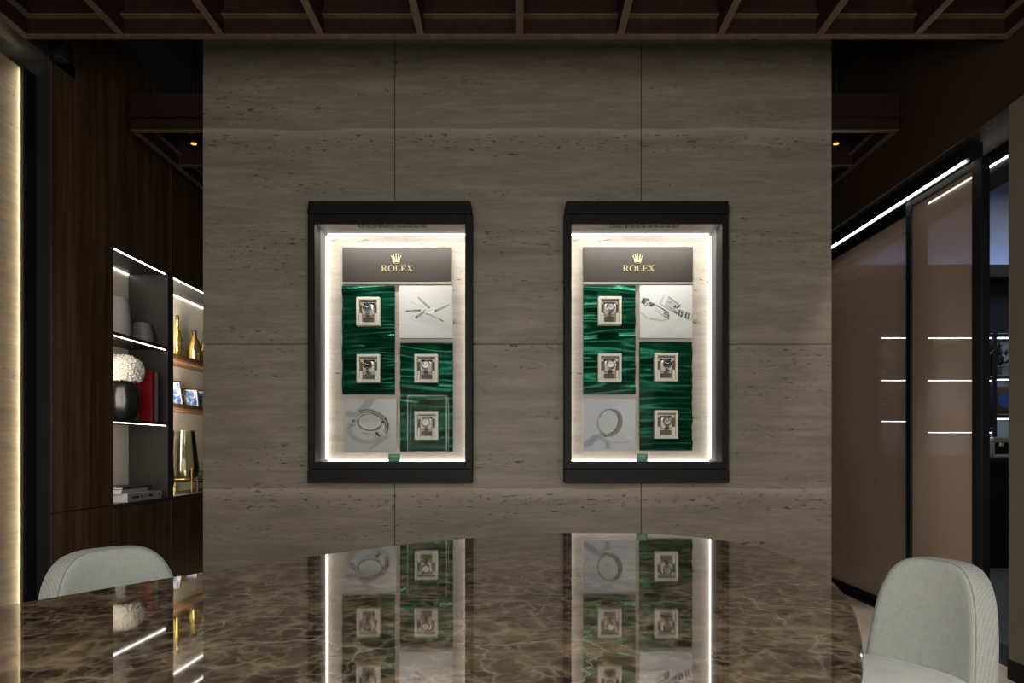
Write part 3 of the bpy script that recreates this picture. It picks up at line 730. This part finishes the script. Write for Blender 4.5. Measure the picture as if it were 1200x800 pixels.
# ------------------------------------------------------------------ table
tb = empty('table', (-.242, 1.016, 0)); tag(tb, 'large oval table with a polished brown marble top in the foreground', 'table')
TA, TB, TR, TN = 1.379, .665, 1.0235, 2.15
def sup(s, dz):
    out = []
    for k in range(160):
        a = 2*pi*k/160; ca, sa = cos(a), sin(a)
        u = (TA-s)*math.copysign(abs(ca)**(2/TN), ca); v = (TB-s)*math.copysign(abs(sa)**(2/TN), sa)
        out.append((u*cos(TR)-v*sin(TR), u*sin(TR)+v*cos(TR), dz))
    return out
H = .755; v = []; f = []
rings = [(.03, H-.030), (.004, H-.028), (0, H-.024), (0, H-.004), (.0015, H-.001), (.004, H)]
for s, z in rings: v += sup(s, z)
for j in range(len(rings)-1):
    for k in range(160): f.append((j*160+k, j*160+(k+1) % 160, (j+1)*160+(k+1) % 160, (j+1)*160+k))
f.append(tuple(range(159, -1, -1))); f.append(tuple(range(5*160, 6*160)))
MB().add(v, f).build('tabletop', 'marble', tb)
m = MB(); v = []; f = []
for s, z in ((.30, 0.0), (.30, .03), (.42, .05), (.44, .40), (.36, .68), (.30, .724)): v += sup(s, z)
for j in range(5):
    for k in range(160): f.append((j*160+k, j*160+(k+1) % 160, (j+1)*160+(k+1) % 160, (j+1)*160+k))
f.append(tuple(range(159, -1, -1))); f.append(tuple(range(5*160, 6*160)))
m.add(v, f).build('pedestal', 'bronze', tb, smooth=True)

# ------------------------------------------------------------------ chairs: local front is -Y
def make_chair():
    ch = empty('dining_chair')
    def outline(n=56):
        pts = []; z0, zt, hw = .37, .718, .180
        for k in range(n+1):
            a = pi*k/n; ca, sa = cos(a), sin(a)
            x = hw*math.copysign(abs(ca)**.52, ca); z = z0+(zt-z0)*abs(sa)**.46
            x *= 1-.13*(z-z0)/(zt-z0)*(1)
            pts.append((x, z))
        nb = 16
        for k in range(1, nb): pts.append((-hw+2*hw*k/nb, z0))
        return pts
    pts = outline(); zc = .53; n = len(pts); T = .085
    def warp(x, y, z):
        yy = .185+(z-.40)*.16-.045*(abs(x)/.190)**2.0
        sl = 2*.045*x/.190**2
        nx, ny = sl, 1; L = math.hypot(nx, ny)
        return (x+y*nx/L*1.0, yy+y*ny/L, z)
    prof = [(.02, -.5), (.25, -.5), (.5, -.5), (.75, -.5), (.90, -.5), (.965, -.485), (.99, -.44), (1.0, -.36), (1.003, 0), (1.0, .30), (.985, .43), (.95, .49), (.8, .5), (.5, .5), (.02, .5)]
    v = []; f = []
    for s, o in prof:
        for x, z in pts: v.append(warp(x*s, o*T, zc+(z-zc)*s))
    for j in range(len(prof)-1):
        for k in range(n): f.append((j*n+k, j*n+(k+1) % n, (j+1)*n+(k+1) % n, (j+1)*n+k))
    f += [tuple(range(n)), tuple(range((len(prof)-1)*n, len(prof)*n))]
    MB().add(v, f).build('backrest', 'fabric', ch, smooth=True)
    pp = [warp(x*1.0, -.40*T, zc+(z-zc)*1.0) for x, z in pts[:57]]
    MB().tube(pp, .0017, 6).build('piping', 'pipe', ch, smooth=True)
    # seat cushion
    v = []; f = []; q = 48
    for s, z in ((.9, .345), (.985, .355), (1, .375), (1, .40), (.985, .418), (.94, .430), (.7, .437), (.05, .44)):
        for k in range(q):
            a = 2*pi*k/q; ca, sa = cos(a), sin(a)
            v.append((.195*s*math.copysign(abs(ca)**.6, ca), -.045+.195*s*math.copysign(abs(sa)**.6, sa), z))
    for j in range(7):
        for k in range(q): f.append((j*q+k, j*q+(k+1) % q, (j+1)*q+(k+1) % q, (j+1)*q+k))
    f += [tuple(range(q-1, -1, -1)), tuple(range(7*q, 8*q))]
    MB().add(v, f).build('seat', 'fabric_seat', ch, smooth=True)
    for sx, sy in ((-1, -1), (1, -1), (-1, 1), (1, 1)):
        MB().tube([(sx*.13, -.045+sy*.13, .35), (sx*.17, -.045+sy*.17, 0)], [.018, .010], 12).build('leg', 'leg', ch, smooth=True)
    return ch
ch = make_chair()
ch.location = (1.00, 1.83, 0); ch.rotation_euler = (0, 0, R(-62)); ch.scale = (.93, .95, 1.0); tag(ch, 'light grey woven tub chair to the right of the marble table', 'chair', 'grey chairs round the marble table')
c2 = copy_tree(ch); c2.location = (-1.045, 1.90, 0); c2.rotation_euler = (0, 0, R(50)); c2.scale = (1.1, 1.05, 1.02); c2['label'] = 'light grey woven tub chair behind the left end of the marble table'

# ------------------------------------------------------------------ walnut cabinet with lit niches on the left
XL = -2.4; XB = -2.67
cb = empty('wall_cabinet', (XL, 3.51, 0)); tag(cb, 'dark walnut wall cabinet with lit open niches left of the stone wall', 'cabinet')
def cbx(n, x0, x1, y0, y1, z0, z1, mat, bev=0): return box(n, x0, x1, y0, y1, z0, z1, mat, cb, bev)
cbx('plinth', XB, XL-.03, 3.71, 6.4, 0, .07, 'black'); cbx('carcass', XB-.06, XL-.022, 3.71, 6.4, .072, .68, 'black')
cbx('counter', XB-.01, XL-.001, 4.053, 6.4, .682, .70, 'bronze')
for y0, y1 in ((3.512, 4.049), (4.053, 4.72), (4.724, 5.39), (5.394, 6.06)): cbx('door_panel', XL-.02, XL, y0, y1, .072, .679 if y0 > 4 else .694, 'wood', .0015)
cbx('tall_panel', XL-.02, XL, 3.512, 4.049, .700, 3.45, 'wood', .0015); cbx('tall_side', XB, XL-.02, 4.03, 4.049, .70, 3.45, 'bronze')
for y0, y1 in ((4.053, 4.72), (4.724, 5.39), (5.394, 6.06)): cbx('upper_panel', XL-.02, XL, y0, y1, 2.246, 3.45, 'wood', .0015)
cbx('niche_back', XB-.02, XB, 4.05, 6.4, .70, 2.243, 'beige')
cbx('niche_top', XB, XL-.001, 4.05, 6.06, 2.225, 2.244, 'bronze'); cbx('divider', XB, XL, 4.68, 4.755, .70, 2.224, 'bronze')
def led(y0, y1, z, x=XL): 
    return cbx('led_strip', x-.012, x-.003, y0, y1, z-.0045, z-.0005, 'led_shelf')
led(4.052, 4.66, 2.225); led(4.757, 6.0, 2.225)
for z in (1.709, 1.192):
    cbx('shelf', XB, XL-.002, 4.05, 4.679, z, z+.020, 'bronze'); led(4.052, 4.66, z)
cbx('led_strip', XB+.002, XB+.008, 4.055, 4.67, 2.219, 2.2245, 'led_shelf'); cbx('led_strip', XB+.002, XB+.008, 4.76, 6.0, 2.219, 2.2245, 'led_shelf')
area('niche_fill', (-2.46, 4.760, 1.46), (R(90), 0, R(25)), .03, 1.45, 40, (1, .90, .74))  # added strip hidden behind the divider to brighten the niche back
area('niche_fill', (-2.43, 4.056, 1.46), (R(90), 0, R(50)), .02, 1.45, 4.0, (1, .92, .80))  # weaker added fill, hidden behind the tall panel
for z in (1.675, 1.315):
    s = empty('floating_shelf', (-2.59, 5.4, z)); tag(s, 'walnut floating shelf carrying %s' % ('gold bottles' if z > 1.5 else 'picture frames'), 'shelf', 'walnut floating shelves')
    MB().box(-.08, .09, -.644, .6, 0, .02).build('board', 'shelfwood', s, bevel=.002); MB().box(-.08, .09, -.644, .6, .02, .032).build('tray_top', 'frame', s)
    MB().box(.078, .09, -.644, .6, .032, .05).build('lip', 'frame', s)

# things in the niches
def lathe_thing(name, loc, prof, mat, label, cat, n=32, group=None, rz=0):
    o = MB().lathe(prof, n).build(name, mat, None, loc, smooth=True); tag(o, label, cat, group); return o
Zs = 1.7292
lathe_thing('vase', (-2.545, 4.36, Zs), [(.062, 0), (.072, .01), (.072, .06), (.066, .14), (.056, .22), (.047, .268), (.043, .27), (.040, .262), (.046, .2), (.05, .05)], 'vase', 'tall tapered matt grey vase on the upper left shelf', 'vase')
lathe_thing('vase', (-2.53, 4.60, Zs), [(.058, 0), (.068, .01), (.070, .05), (.062, .10), (.050, .145), (.046, .148), (.043, .14), (.058, .08), (.05, .02)], 'vase', 'small squat matt grey vase beside the tall one', 'vase')
# dark ribbed vase and bouquet
Z2 = 1.2122; vv = []; ff = []; prof = [(.055, 0), (.075, .02), (.095, .08), (.10, .13), (.092, .19), (.07, .235), (.055, .245), (.05, .24), (.07, .19)]; n = 48
for r, z in prof:
    for k in range(n): vv.append(((r+.004*cos(8*2*pi*k/n)*(r/.1))*cos(2*pi*k/n), (r+.004*cos(8*2*pi*k/n)*(r/.1))*sin(2*pi*k/n), z))
for j in range(len(prof)-1):
    for k in range(n): ff.append((j*n+k, j*n+(k+1) % n, (j+1)*n+(k+1) % n, (j+1)*n+k))
ff += [tuple(range(n-1, -1, -1)), tuple(range((len(prof)-1)*n, len(prof)*n))]
tag(MB().add(vv, ff).build('vase', 'vase_dark', None, (-2.52, 4.35, Z2), smooth=True), 'round ribbed black glass vase holding white flowers', 'vase')
bq = empty('bouquet', (-2.52, 4.35, Z2+.25)); tag(bq, 'bunch of full white flowers in the black ribbed vase', 'flowers')
def bloom_mesh():
    m = MB(); rr = random.Random(4)
    for layer, (cnt, rad, tilt, sz) in enumerate(((5, .010, 15, .030), (7, .018, 38, .036), (9, .024, 62, .040), (10, .026, 88, .040))):
        for k in range(cnt):
            az = 2*pi*k/cnt+layer*.4+rr.uniform(-.1, .1)
            Mx = Matrix.Rotation(az, 4, 'Z') @ Matrix.Translation((rad*.4, 0, 0)) @ Matrix.Rotation(R(tilt+rr.uniform(-8, 8)), 4, 'Y')
            v = []; f = []
            for j in range(5):
                t_ = j/4
                for i in range(5):
                    s_ = (i/4-.5)*2; wd = sz*.62*sin(pi*min(1, .18+t_*.72))
                    v.append(Mx @ Vector((.010*s_*s_-.012*sin(t_*pi)+.004*sin(5*s_+t_*4), s_*wd, t_*sz+.003*cos(6*s_))))
            for j in range(4):
                for i in range(4): f.append((j*5+i, j*5+i+1, (j+1)*5+i+1, (j+1)*5+i))
            m.add(v, f)
    return m
b0 = bloom_mesh().build('bloom', 'petal', bq, smooth=True)
dirs = [(0, 0, 1)]+[(cos(a)*s, sin(a)*s, c) for s, c, cnt, o in ((.62, .78, 6, 0), (.95, .30, 9, .3), (.97, -.15, 9, .0)) for a in [2*pi*k/cnt+o for k in range(cnt)]]
for i, d in enumerate(dirs):
    b = b0 if i == 0 else b0.copy()
    if i: COL.objects.link(b); b.parent = bq
    D = Vector(d); b.location = (D.x*.088, D.y*.088, .066+D.z*.064); b.rotation_euler = D.to_track_quat('Z', 'Y').to_euler(); b.scale = (1.2,)*3
m = MB()
for i in range(7): a = i*.9; m.tube([(.02*cos(a), .02*sin(a), -.12), (.045*cos(a), .045*sin(a), .06)], .003, 6)
m.build('stems', 'stem', bq)
# standing books (covers toward the camera, spines toward the room)
def book(name, x0, x1, y0, y1, z0, z1, cover, label, sub=None, lying=False):
    b = empty(name, (x0, y0, z0)); tag(b, label, 'book', 'books in the left niche')
    L, W, Hh = x1-x0, y1-y0, z1-z0; t_ = .003
    if not lying:
        MB().box(0, L, 0, t_, 0, Hh).build('front_cover', cover, b, bevel=.0008); MB().box(0, L, W-t_, W, 0, Hh).build('back_cover', cover, b, bevel=.0008)
        MB().box(L-t_, L, t_, W-t_, 0, Hh).build('spine', cover, b); MB().box(.003, L-t_-.0005, t_, W-t_, .004, Hh-.004).build('pages', 'page', b)
    else:
        MB().box(0, L, 0, W, 0, t_).build('back_cover', cover, b); MB().box(0, L, 0, W, Hh-t_, Hh).build('front_cover', cover, b)
        MB().box(L-t_, L, 0, W, t_, Hh-t_).build('spine', cover, b); MB().box(.003, L-t_-.0005, .003, W-.003, t_, Hh-t_).build('pages', 'page', b)
    return b
book('book', -2.655, -2.425, 4.520, 4.560, Z2, Z2+.335, 'red', 'large red clothbound book standing upright on the middle shelf')
book('book', -2.64, -2.43, 4.562, 4.605, Z2, Z2+.33, 'bookwhite', 'tall pale grey book standing behind the red book')
book('book', -2.65, -2.435, 4.607, 4.64, Z2, Z2+.335, 'bookdark', 'dark book standing last in the row behind the red book')
book('book', -2.60, -2.51, 4.492, 4.517, Z2, Z2+.21, 'tan', 'small tan book leaning in front of the red book')
b = book('book', -2.66, -2.41, 4.215, 4.62, .7005, .752, 'bookwhite', 'thick pale book lying at the bottom of the stack in the lowest niche', lying=True)
m = MB()
for y, wd in ((.05, .08), (.15, .02), (.20, .012), (.24, .05), (.36, .018)): m.box(.2502, .2508, y, y+wd, .020, .034)
m.build('spine_print', 'ink', b)
book('book', -2.66, -2.44, 4.20, 4.50, .7525, .776, 'page', 'mid grey book lying in the middle of the stack in the lowest niche', lying=True)
book('book', -2.655, -2.45, 4.23, 4.56, .7765, .792, 'bookdark', 'thin dark book lying on top of the stack in the lowest niche', lying=True)
# bottles
def bottle(loc, prof, cap, label):
    o = empty('bottle', loc); tag(o, label, 'bottle', 'gold bottles on the walnut shelf')
    MB().lathe(prof, 28).build('body', 'goldglass', o, smooth=True); MB().lathe(cap, 20).build('cap', 'bottlecap', o, smooth=True)
zb = 1.7072
bottle((-2.585, 5.18, zb), [(.030, 0), (.034, .006), (.034, .16), (.028, .20), (.014, .245), (.012, .29), (.012, .30)], [(.0135, .300), (.0135, .335), (.012, .337)], 'tall slim gold bottle beside the dark divider')
bottle((-2.575, 5.43, zb), [(.052, 0), (.056, .008), (.056, .10), (.038, .175), (.020, .215), (.016, .225)], [(.019, .225), (.019, .265), (.017, .268)], 'broad cone shouldered gold bottle, middle of the three')
bottle((-2.575, 5.61, zb), [(.050, 0), (.055, .008), (.055, .12), (.03, .19), (.015, .23), (.014, .26)], [(.016, .261), (.016, .29), (.014, .292)], 'gold bottle half hidden by the edge of the stone wall')
# picture frames
def photo_mat():
    t = NT('blue_photo_print'); n = t.noise(t.mapping((22, 22, 22)), 1, 3, .5, 1)
    t.base(t.ramp(n, [(.35, (.03, .06, .16)), (.5, (.12, .2, .42)), (.58, (.5, .55, .6)), (.7, (.75, .75, .75))])); t.set(Roughness=.3); return t.m
M['photo'] = photo_mat()
def picture(loc, wd, hg, rz, label, lean=12):
    o = empty('picture_frame', loc); tag(o, label, 'picture frame', 'frames on the lower walnut shelf'); o.rotation_euler = (R(-lean), 0, rz)
    b = .010; m = MB()
    m.box(-wd/2, wd/2, 0, .014, 0, b); m.box(-wd/2, wd/2, 0, .014, hg-b, hg); m.box(-wd/2, -wd/2+b, 0, .014, b, hg-b); m.box(wd/2-b, wd/2, 0, .014, b, hg-b)
    m.build('frame', 'frame', o, bevel=.001)
    MB().box(-wd/2+b, wd/2-b, .006, .012, b, hg-b).build('mount', 'paper', o); MB().box(-wd/2+b+.006, wd/2-b-.006, .0045, .006, b+.006, hg-b-.006).build('print', 'photo', o)
zf = 1.3475
picture((-2.585, 5.17, zf), .13, .21, R(62), 'tall leaning picture frame beside the dark divider')
picture((-2.575, 5.39, zf), .125, .165, R(48), 'dark framed blue photograph, middle of the row')
picture((-2.575, 5.57, zf), .125, .17, R(48), 'dark framed photograph half hidden by the stone wall edge')
# glass vessels on brass stands
def vessel(loc, prof, legs, label):
    o = empty('glass_vase', loc); tag(o, label, 'vase', 'smoked glass vessels in the right niche')
    MB().lathe(prof, 36).build('glass_body', 'smoke', o, smooth=True)
    m = MB(); r = legs[0]
    for k in range(4):
        a = pi/4+k*pi/2+legs[2]; m.tube([(r*cos(a), r*sin(a), 0), (r*cos(a), r*sin(a), legs[1])], .004, 6)
    m.tube([(r*cos(k*pi/12), r*sin(k*pi/12), legs[1]*.55) for k in range(24)], .003, 6, closed=True); m.build('stand', 'brass', o)
def open_prof(pr, th=.003): return pr+[(r-th, z) for r, z in reversed(pr)][:-1]+[(.02, pr[0][1]+th)]
vessel((-2.535, 5.17, .7005), open_prof([(.02, .08), (.07, .09), (.10, .13), (.112, .18), (.10, .28), (.080, .47)]), (.112, .19, .2), 'tall smoked glass vase on a brass stand in the lower right niche')
vessel((-2.54, 5.46, .7005), open_prof([(.02, .06), (.06, .07), (.085, .10), (.09, .13), (.085, .16)]), (.09, .15, .5), 'low smoked glass bowl on a brass stand by the stone wall edge')
vessel((-2.50, 4.86, .7005), open_prof([(.02, .05), (.04, .06), (.055, .10), (.052, .16), (.035, .26)]), (.056, .12, .3), 'dark smoked glass bottle vase tucked behind the divider')

# ------------------------------------------------------------------ sliding doors on the right
XD = 2.335
dt = empty('door_track', (XD, 3.5, 2.53)); tag(dt, 'black sliding door track with a bright light line, nearer the table', 'track', 'lit door tracks')
box('housing', XD-.016, XD+.05, 3.50, 6.5, 2.505, 2.606, 'black', dt); box('led_strip', XD-.024, XD-.0165, 3.53, 6.5, 2.514, 2.522, 'led_door', dt); box('cover_lip', XD-.026, XD-.0165, 3.50, 6.5, 2.524, 2.56, 'black', dt)
d2 = empty('door_track', (2.505, 3.4, 2.53)); tag(d2, 'second black door track with a short light line, behind the first', 'track', 'lit door tracks')
box('housing', 2.512, 2.55, 3.36, 6.5, 2.490, 2.606, 'black', d2); box('led_strip', 2.503, 2.511, 3.42, 4.19, 2.525, 2.532, 'led_shelf', d2)
def door(n, x, y0, y1, z1, lab):
    d = empty(n, (x, y0, 0)); struct(d, lab, 'door')
    s = .050
    box('stile', x-.012, x+.03, y0, y0+.075, .0, z1, 'black2', d, .002); box('stile', x-.012, x+.03, y1-s, y1, .0, z1, 'black2', d, .002)
    box('rail', x-.010, x+.028, y0+.075, y1-s, z1-.04, z1, 'black', d, .002); box('rail', x-.010, x+.028, y0+.075, y1-s, 0.004, .055, 'black', d, .002)
    box('glass_panel', x, x+.012, y0+.075, y1-s, .055, z1-.04, 'meshglass', d)
    return d
door('door_1', XD, 3.42, 4.09, 2.50, 'near bronze mesh glass sliding door in a black frame')
door('door_2', XD+.05, 4.02, 5.6, 2.50, 'far bronze mesh glass sliding door beside the stone wall')
struct(box('trim_4', XD-.02, 2.56, 3.0, 6.5, -.011, .003, 'black2'), 'dark floor track under the sliding doors', 'threshold')

# ------------------------------------------------------------------ side room behind the doors
SY = 6.0; KS = SY/800
SX = lambda px: (px-607)*KS
SZ = lambda py: EYE-(py-526)*KS
su = empty('shelving_unit', (SX(1100), SY, 0)); tag(su, 'blue lit shelving unit with a dark counter seen through the glass doors', 'shelving')
def sb(n, px0, px1, py0, py1, y0, y1, mat, par=None): return box(n, SX(px0), SX(px1), y0, y1, SZ(py1), SZ(py0), mat, par or su)
sb('base_cabinet', 1000, 1230, 540, 662, SY-.1, SY+.28, 'black'); sb('worktop', 996, 1232, 536, 540, SY-.13, SY+.28, 'black2')
sb('back_board', 1000, 1230, 392, 536, SY+.26, SY+.28, 'ribbed')
for px in (1030, 1082, 1166, 1226): sb('upright', px-2.5, px+2.5, 391, 536, SY, SY+.26, 'navy')
for a, b, ys in ((1032.5, 1079.5, (391, 441, 489)), (1084.5, 1163.5, (391, 441, 502)), (1168.5, 1223.5, (391, 440, 486))):
    for py in ys:
        sb('shelf', a, b, py, py+3.5, SY, SY+.26, 'navy'); sb('led_strip', a+1, b-1, py+4.3, py+5.1, SY+.01, SY+.022, 'led_cool'); sb('lit_edge', a, b, py-.6, py-.05, SY-.006, SY-.002, 'paper')  # white shelf edge painted in for a dim light line
struct(sb('trim_5', 990, 1260, 330, 389.5, SY+.02, SY+.30, 'navy', empty('trim_6')).parent, 'navy panel above the shelving', 'panel')
bk = bpy.data.objects['trim_6']; bk.name = 'trim_5_group'
nav = [c for c in bk.children][0]; nav.parent = None; bpy.data.objects.remove(bk); nav.name = 'trim_5'; struct(nav, 'navy panel above the shelving', 'panel')
bh = struct(box('trim_6', 2.9, 5.6, SY-.12, SY+.30, SZ(328), SZ(314), 'soffit'), 'grey bulkhead carrying the blue cove light', 'bulkhead')
MB().box(2.95, 5.5, SY+.12, SY+.15, SZ(314)+.001, SZ(314)+.02).build('cove_light', 'led_blue', bh)
area('side_room_fill', (4.4, 5.2, 3.4), (0, 0, 0), .8, .8, 12, (.85, .92, 1))  # added fill for the side room, out of view
def foliage(loc, rx, rz, n, mat, seed):
    r = random.Random(seed); m = MB()
    for i in range(n):
        p = Vector((r.gauss(0, rx*.5), r.gauss(0, .05), abs(r.gauss(0, rz*.6)))); q = Matrix.Translation(p) @ Matrix.Rotation(r.uniform(0, 6.28), 4, 'Z') @ Matrix.Rotation(r.uniform(-1.4, 1.4), 4, 'X')
        L, W = r.uniform(.05, .10), r.uniform(.015, .03)
        m.add([q @ Vector(v) for v in ((0, 0, 0), (W, .006, L*.5), (0, 0, L), (-W, .006, L*.5))], [(0, 1, 2, 3)])
    return m
def potted(px, py, pr, ph, rx, rz, n, mat, label, potmat='vase'):
    z = SZ(py)+.001; o = empty('potted_plant', (SX(px), SY+.11, z)); tag(o, label, 'plant', 'plants on the side room shelving')
    MB().lathe([(pr*.8, 0), (pr, ph), (pr*.9, ph), (pr*.85, ph*.9)], 20).build('pot', potmat, o, smooth=True)
    g = foliage(None, rx, rz, n, mat, int(px)).build('leaves', mat, o, (0, 0, ph)); g['kind'] = 'stuff'
potted(1106, 440, .09, .20, .24, .17, 380, 'leaf', 'bushy green plant on the shelf behind the near glass door')
potted(1157, 440, .05, .10, .06, .20, 50, 'leaf', 'small leafy plant seen in the door opening')
potted(1176, 439, .06, .08, .08, .10, 70, 'leaf_dark', 'dark plant on the shelf at the right of the door opening')
# picture with a blue globe
pc = empty('globe_picture', (SX(1182), SY+.04, SZ(486)+.001)); tag(pc, 'small brown picture of a blue globe on the middle shelf', 'picture')
MB().box(-.09, .09, 0, .015, 0, .25).build('board', 'brownpic', pc); MB().lathe([(.07, 0), (.07, .003)], 32, mat=Matrix.Translation((.005, 0, .13)) @ Matrix.Rotation(R(90), 4, 'X')).build('globe_print', 'globe_blue', pc)
cm = empty('coffee_machine', (SX(1178), SY, SZ(536)+.001)); tag(cm, 'steel coffee machine on the side room counter', 'coffee machine')
MB().box(-.14, .22, .06, .22, 0, .17).build('body', 'black2', cm, bevel=.006); MB().box(-.15, .23, -.06, .22, .13, .178).build('head', 'steel_dark', cm, bevel=.006); MB().box(-.15, .23, -.07, .06, 0, .03).build('drip_tray', 'steel', cm, bevel=.004)
for x in (-.05, .10): MB().lathe([(.025, 0), (.025, .03)], 16, c=(x, -.01, .10)).build('brew_head', 'steel', cm, smooth=True)
for x0, x1 in ((-.145, -.135), (.215, .225)): MB().box(x0, x1, -.06, .06, .03, .13).build('side_frame', 'steel', cm)
jr = empty('jar', (SX(1133), SY+.12, SZ(502)+.001)); tag(jr, 'pale tall canister on the shelf behind the near glass door', 'jar')
MB().lathe([(.05, 0), (.055, .01), (.055, .22), (.05, .24)], 24).build('body', 'paper', jr, smooth=True); MB().lathe([(.052, .241), (.052, .26)], 24).build('lid', 'steel_dark', jr)
for i, px in enumerate((1043, 1056)):
    p = empty('framed_print', (SX(px), SY+.03, SZ(489)+.001)); tag(p, 'reddish print standing on the shelf behind the far glass door, %s one' % ('left' if i == 0 else 'right'), 'picture', 'reddish prints')
    MB().box(-.042, .042, 0, .012, 0, .235).build('board', 'brownpic', p); MB().box(-.036, .036, -.002, 0, .01, .2).build('print', plain('terracotta_print', (.30, .12, .07), .6, noise=.3), p)

m = MB()
for s0, x0 in ((-1, 0), ): pass
for i, (dx, wd) in enumerate(((-.008, .006), (.000, .004), (.008, .007), (.016, .004))): m.box(dx-.02, dx-.02+wd, -dp-.0016, -dp-.0004, .030, .040)
m.build('print_lines', 'ink', ac)
cf = empty('counter_sign', (SX(1049), SY-.14, SZ(543))); tag(cf, 'row of small pale letters on the counter front behind the far glass door', 'sign')
G5 = {'C': ('111', '100', '100', '100', '111'), 'A': ('111', '101', '111', '101', '101'), 'F': ('111', '100', '110', '100', '100'), 'E': ('111', '100', '110', '100', '111')}
for i, chh in enumerate('CAFE'):
    m = MB(); p = .0085
    for rr, row in enumerate(G5[chh]):
        for cc, b in enumerate(row):
            if b == '1': m.box(i*.048-.09+cc*p, i*.048-.09+(cc+1)*p, 0, .006, (4-rr)*p, (5-rr)*p)
    m.build('letter', 'paper', cf)
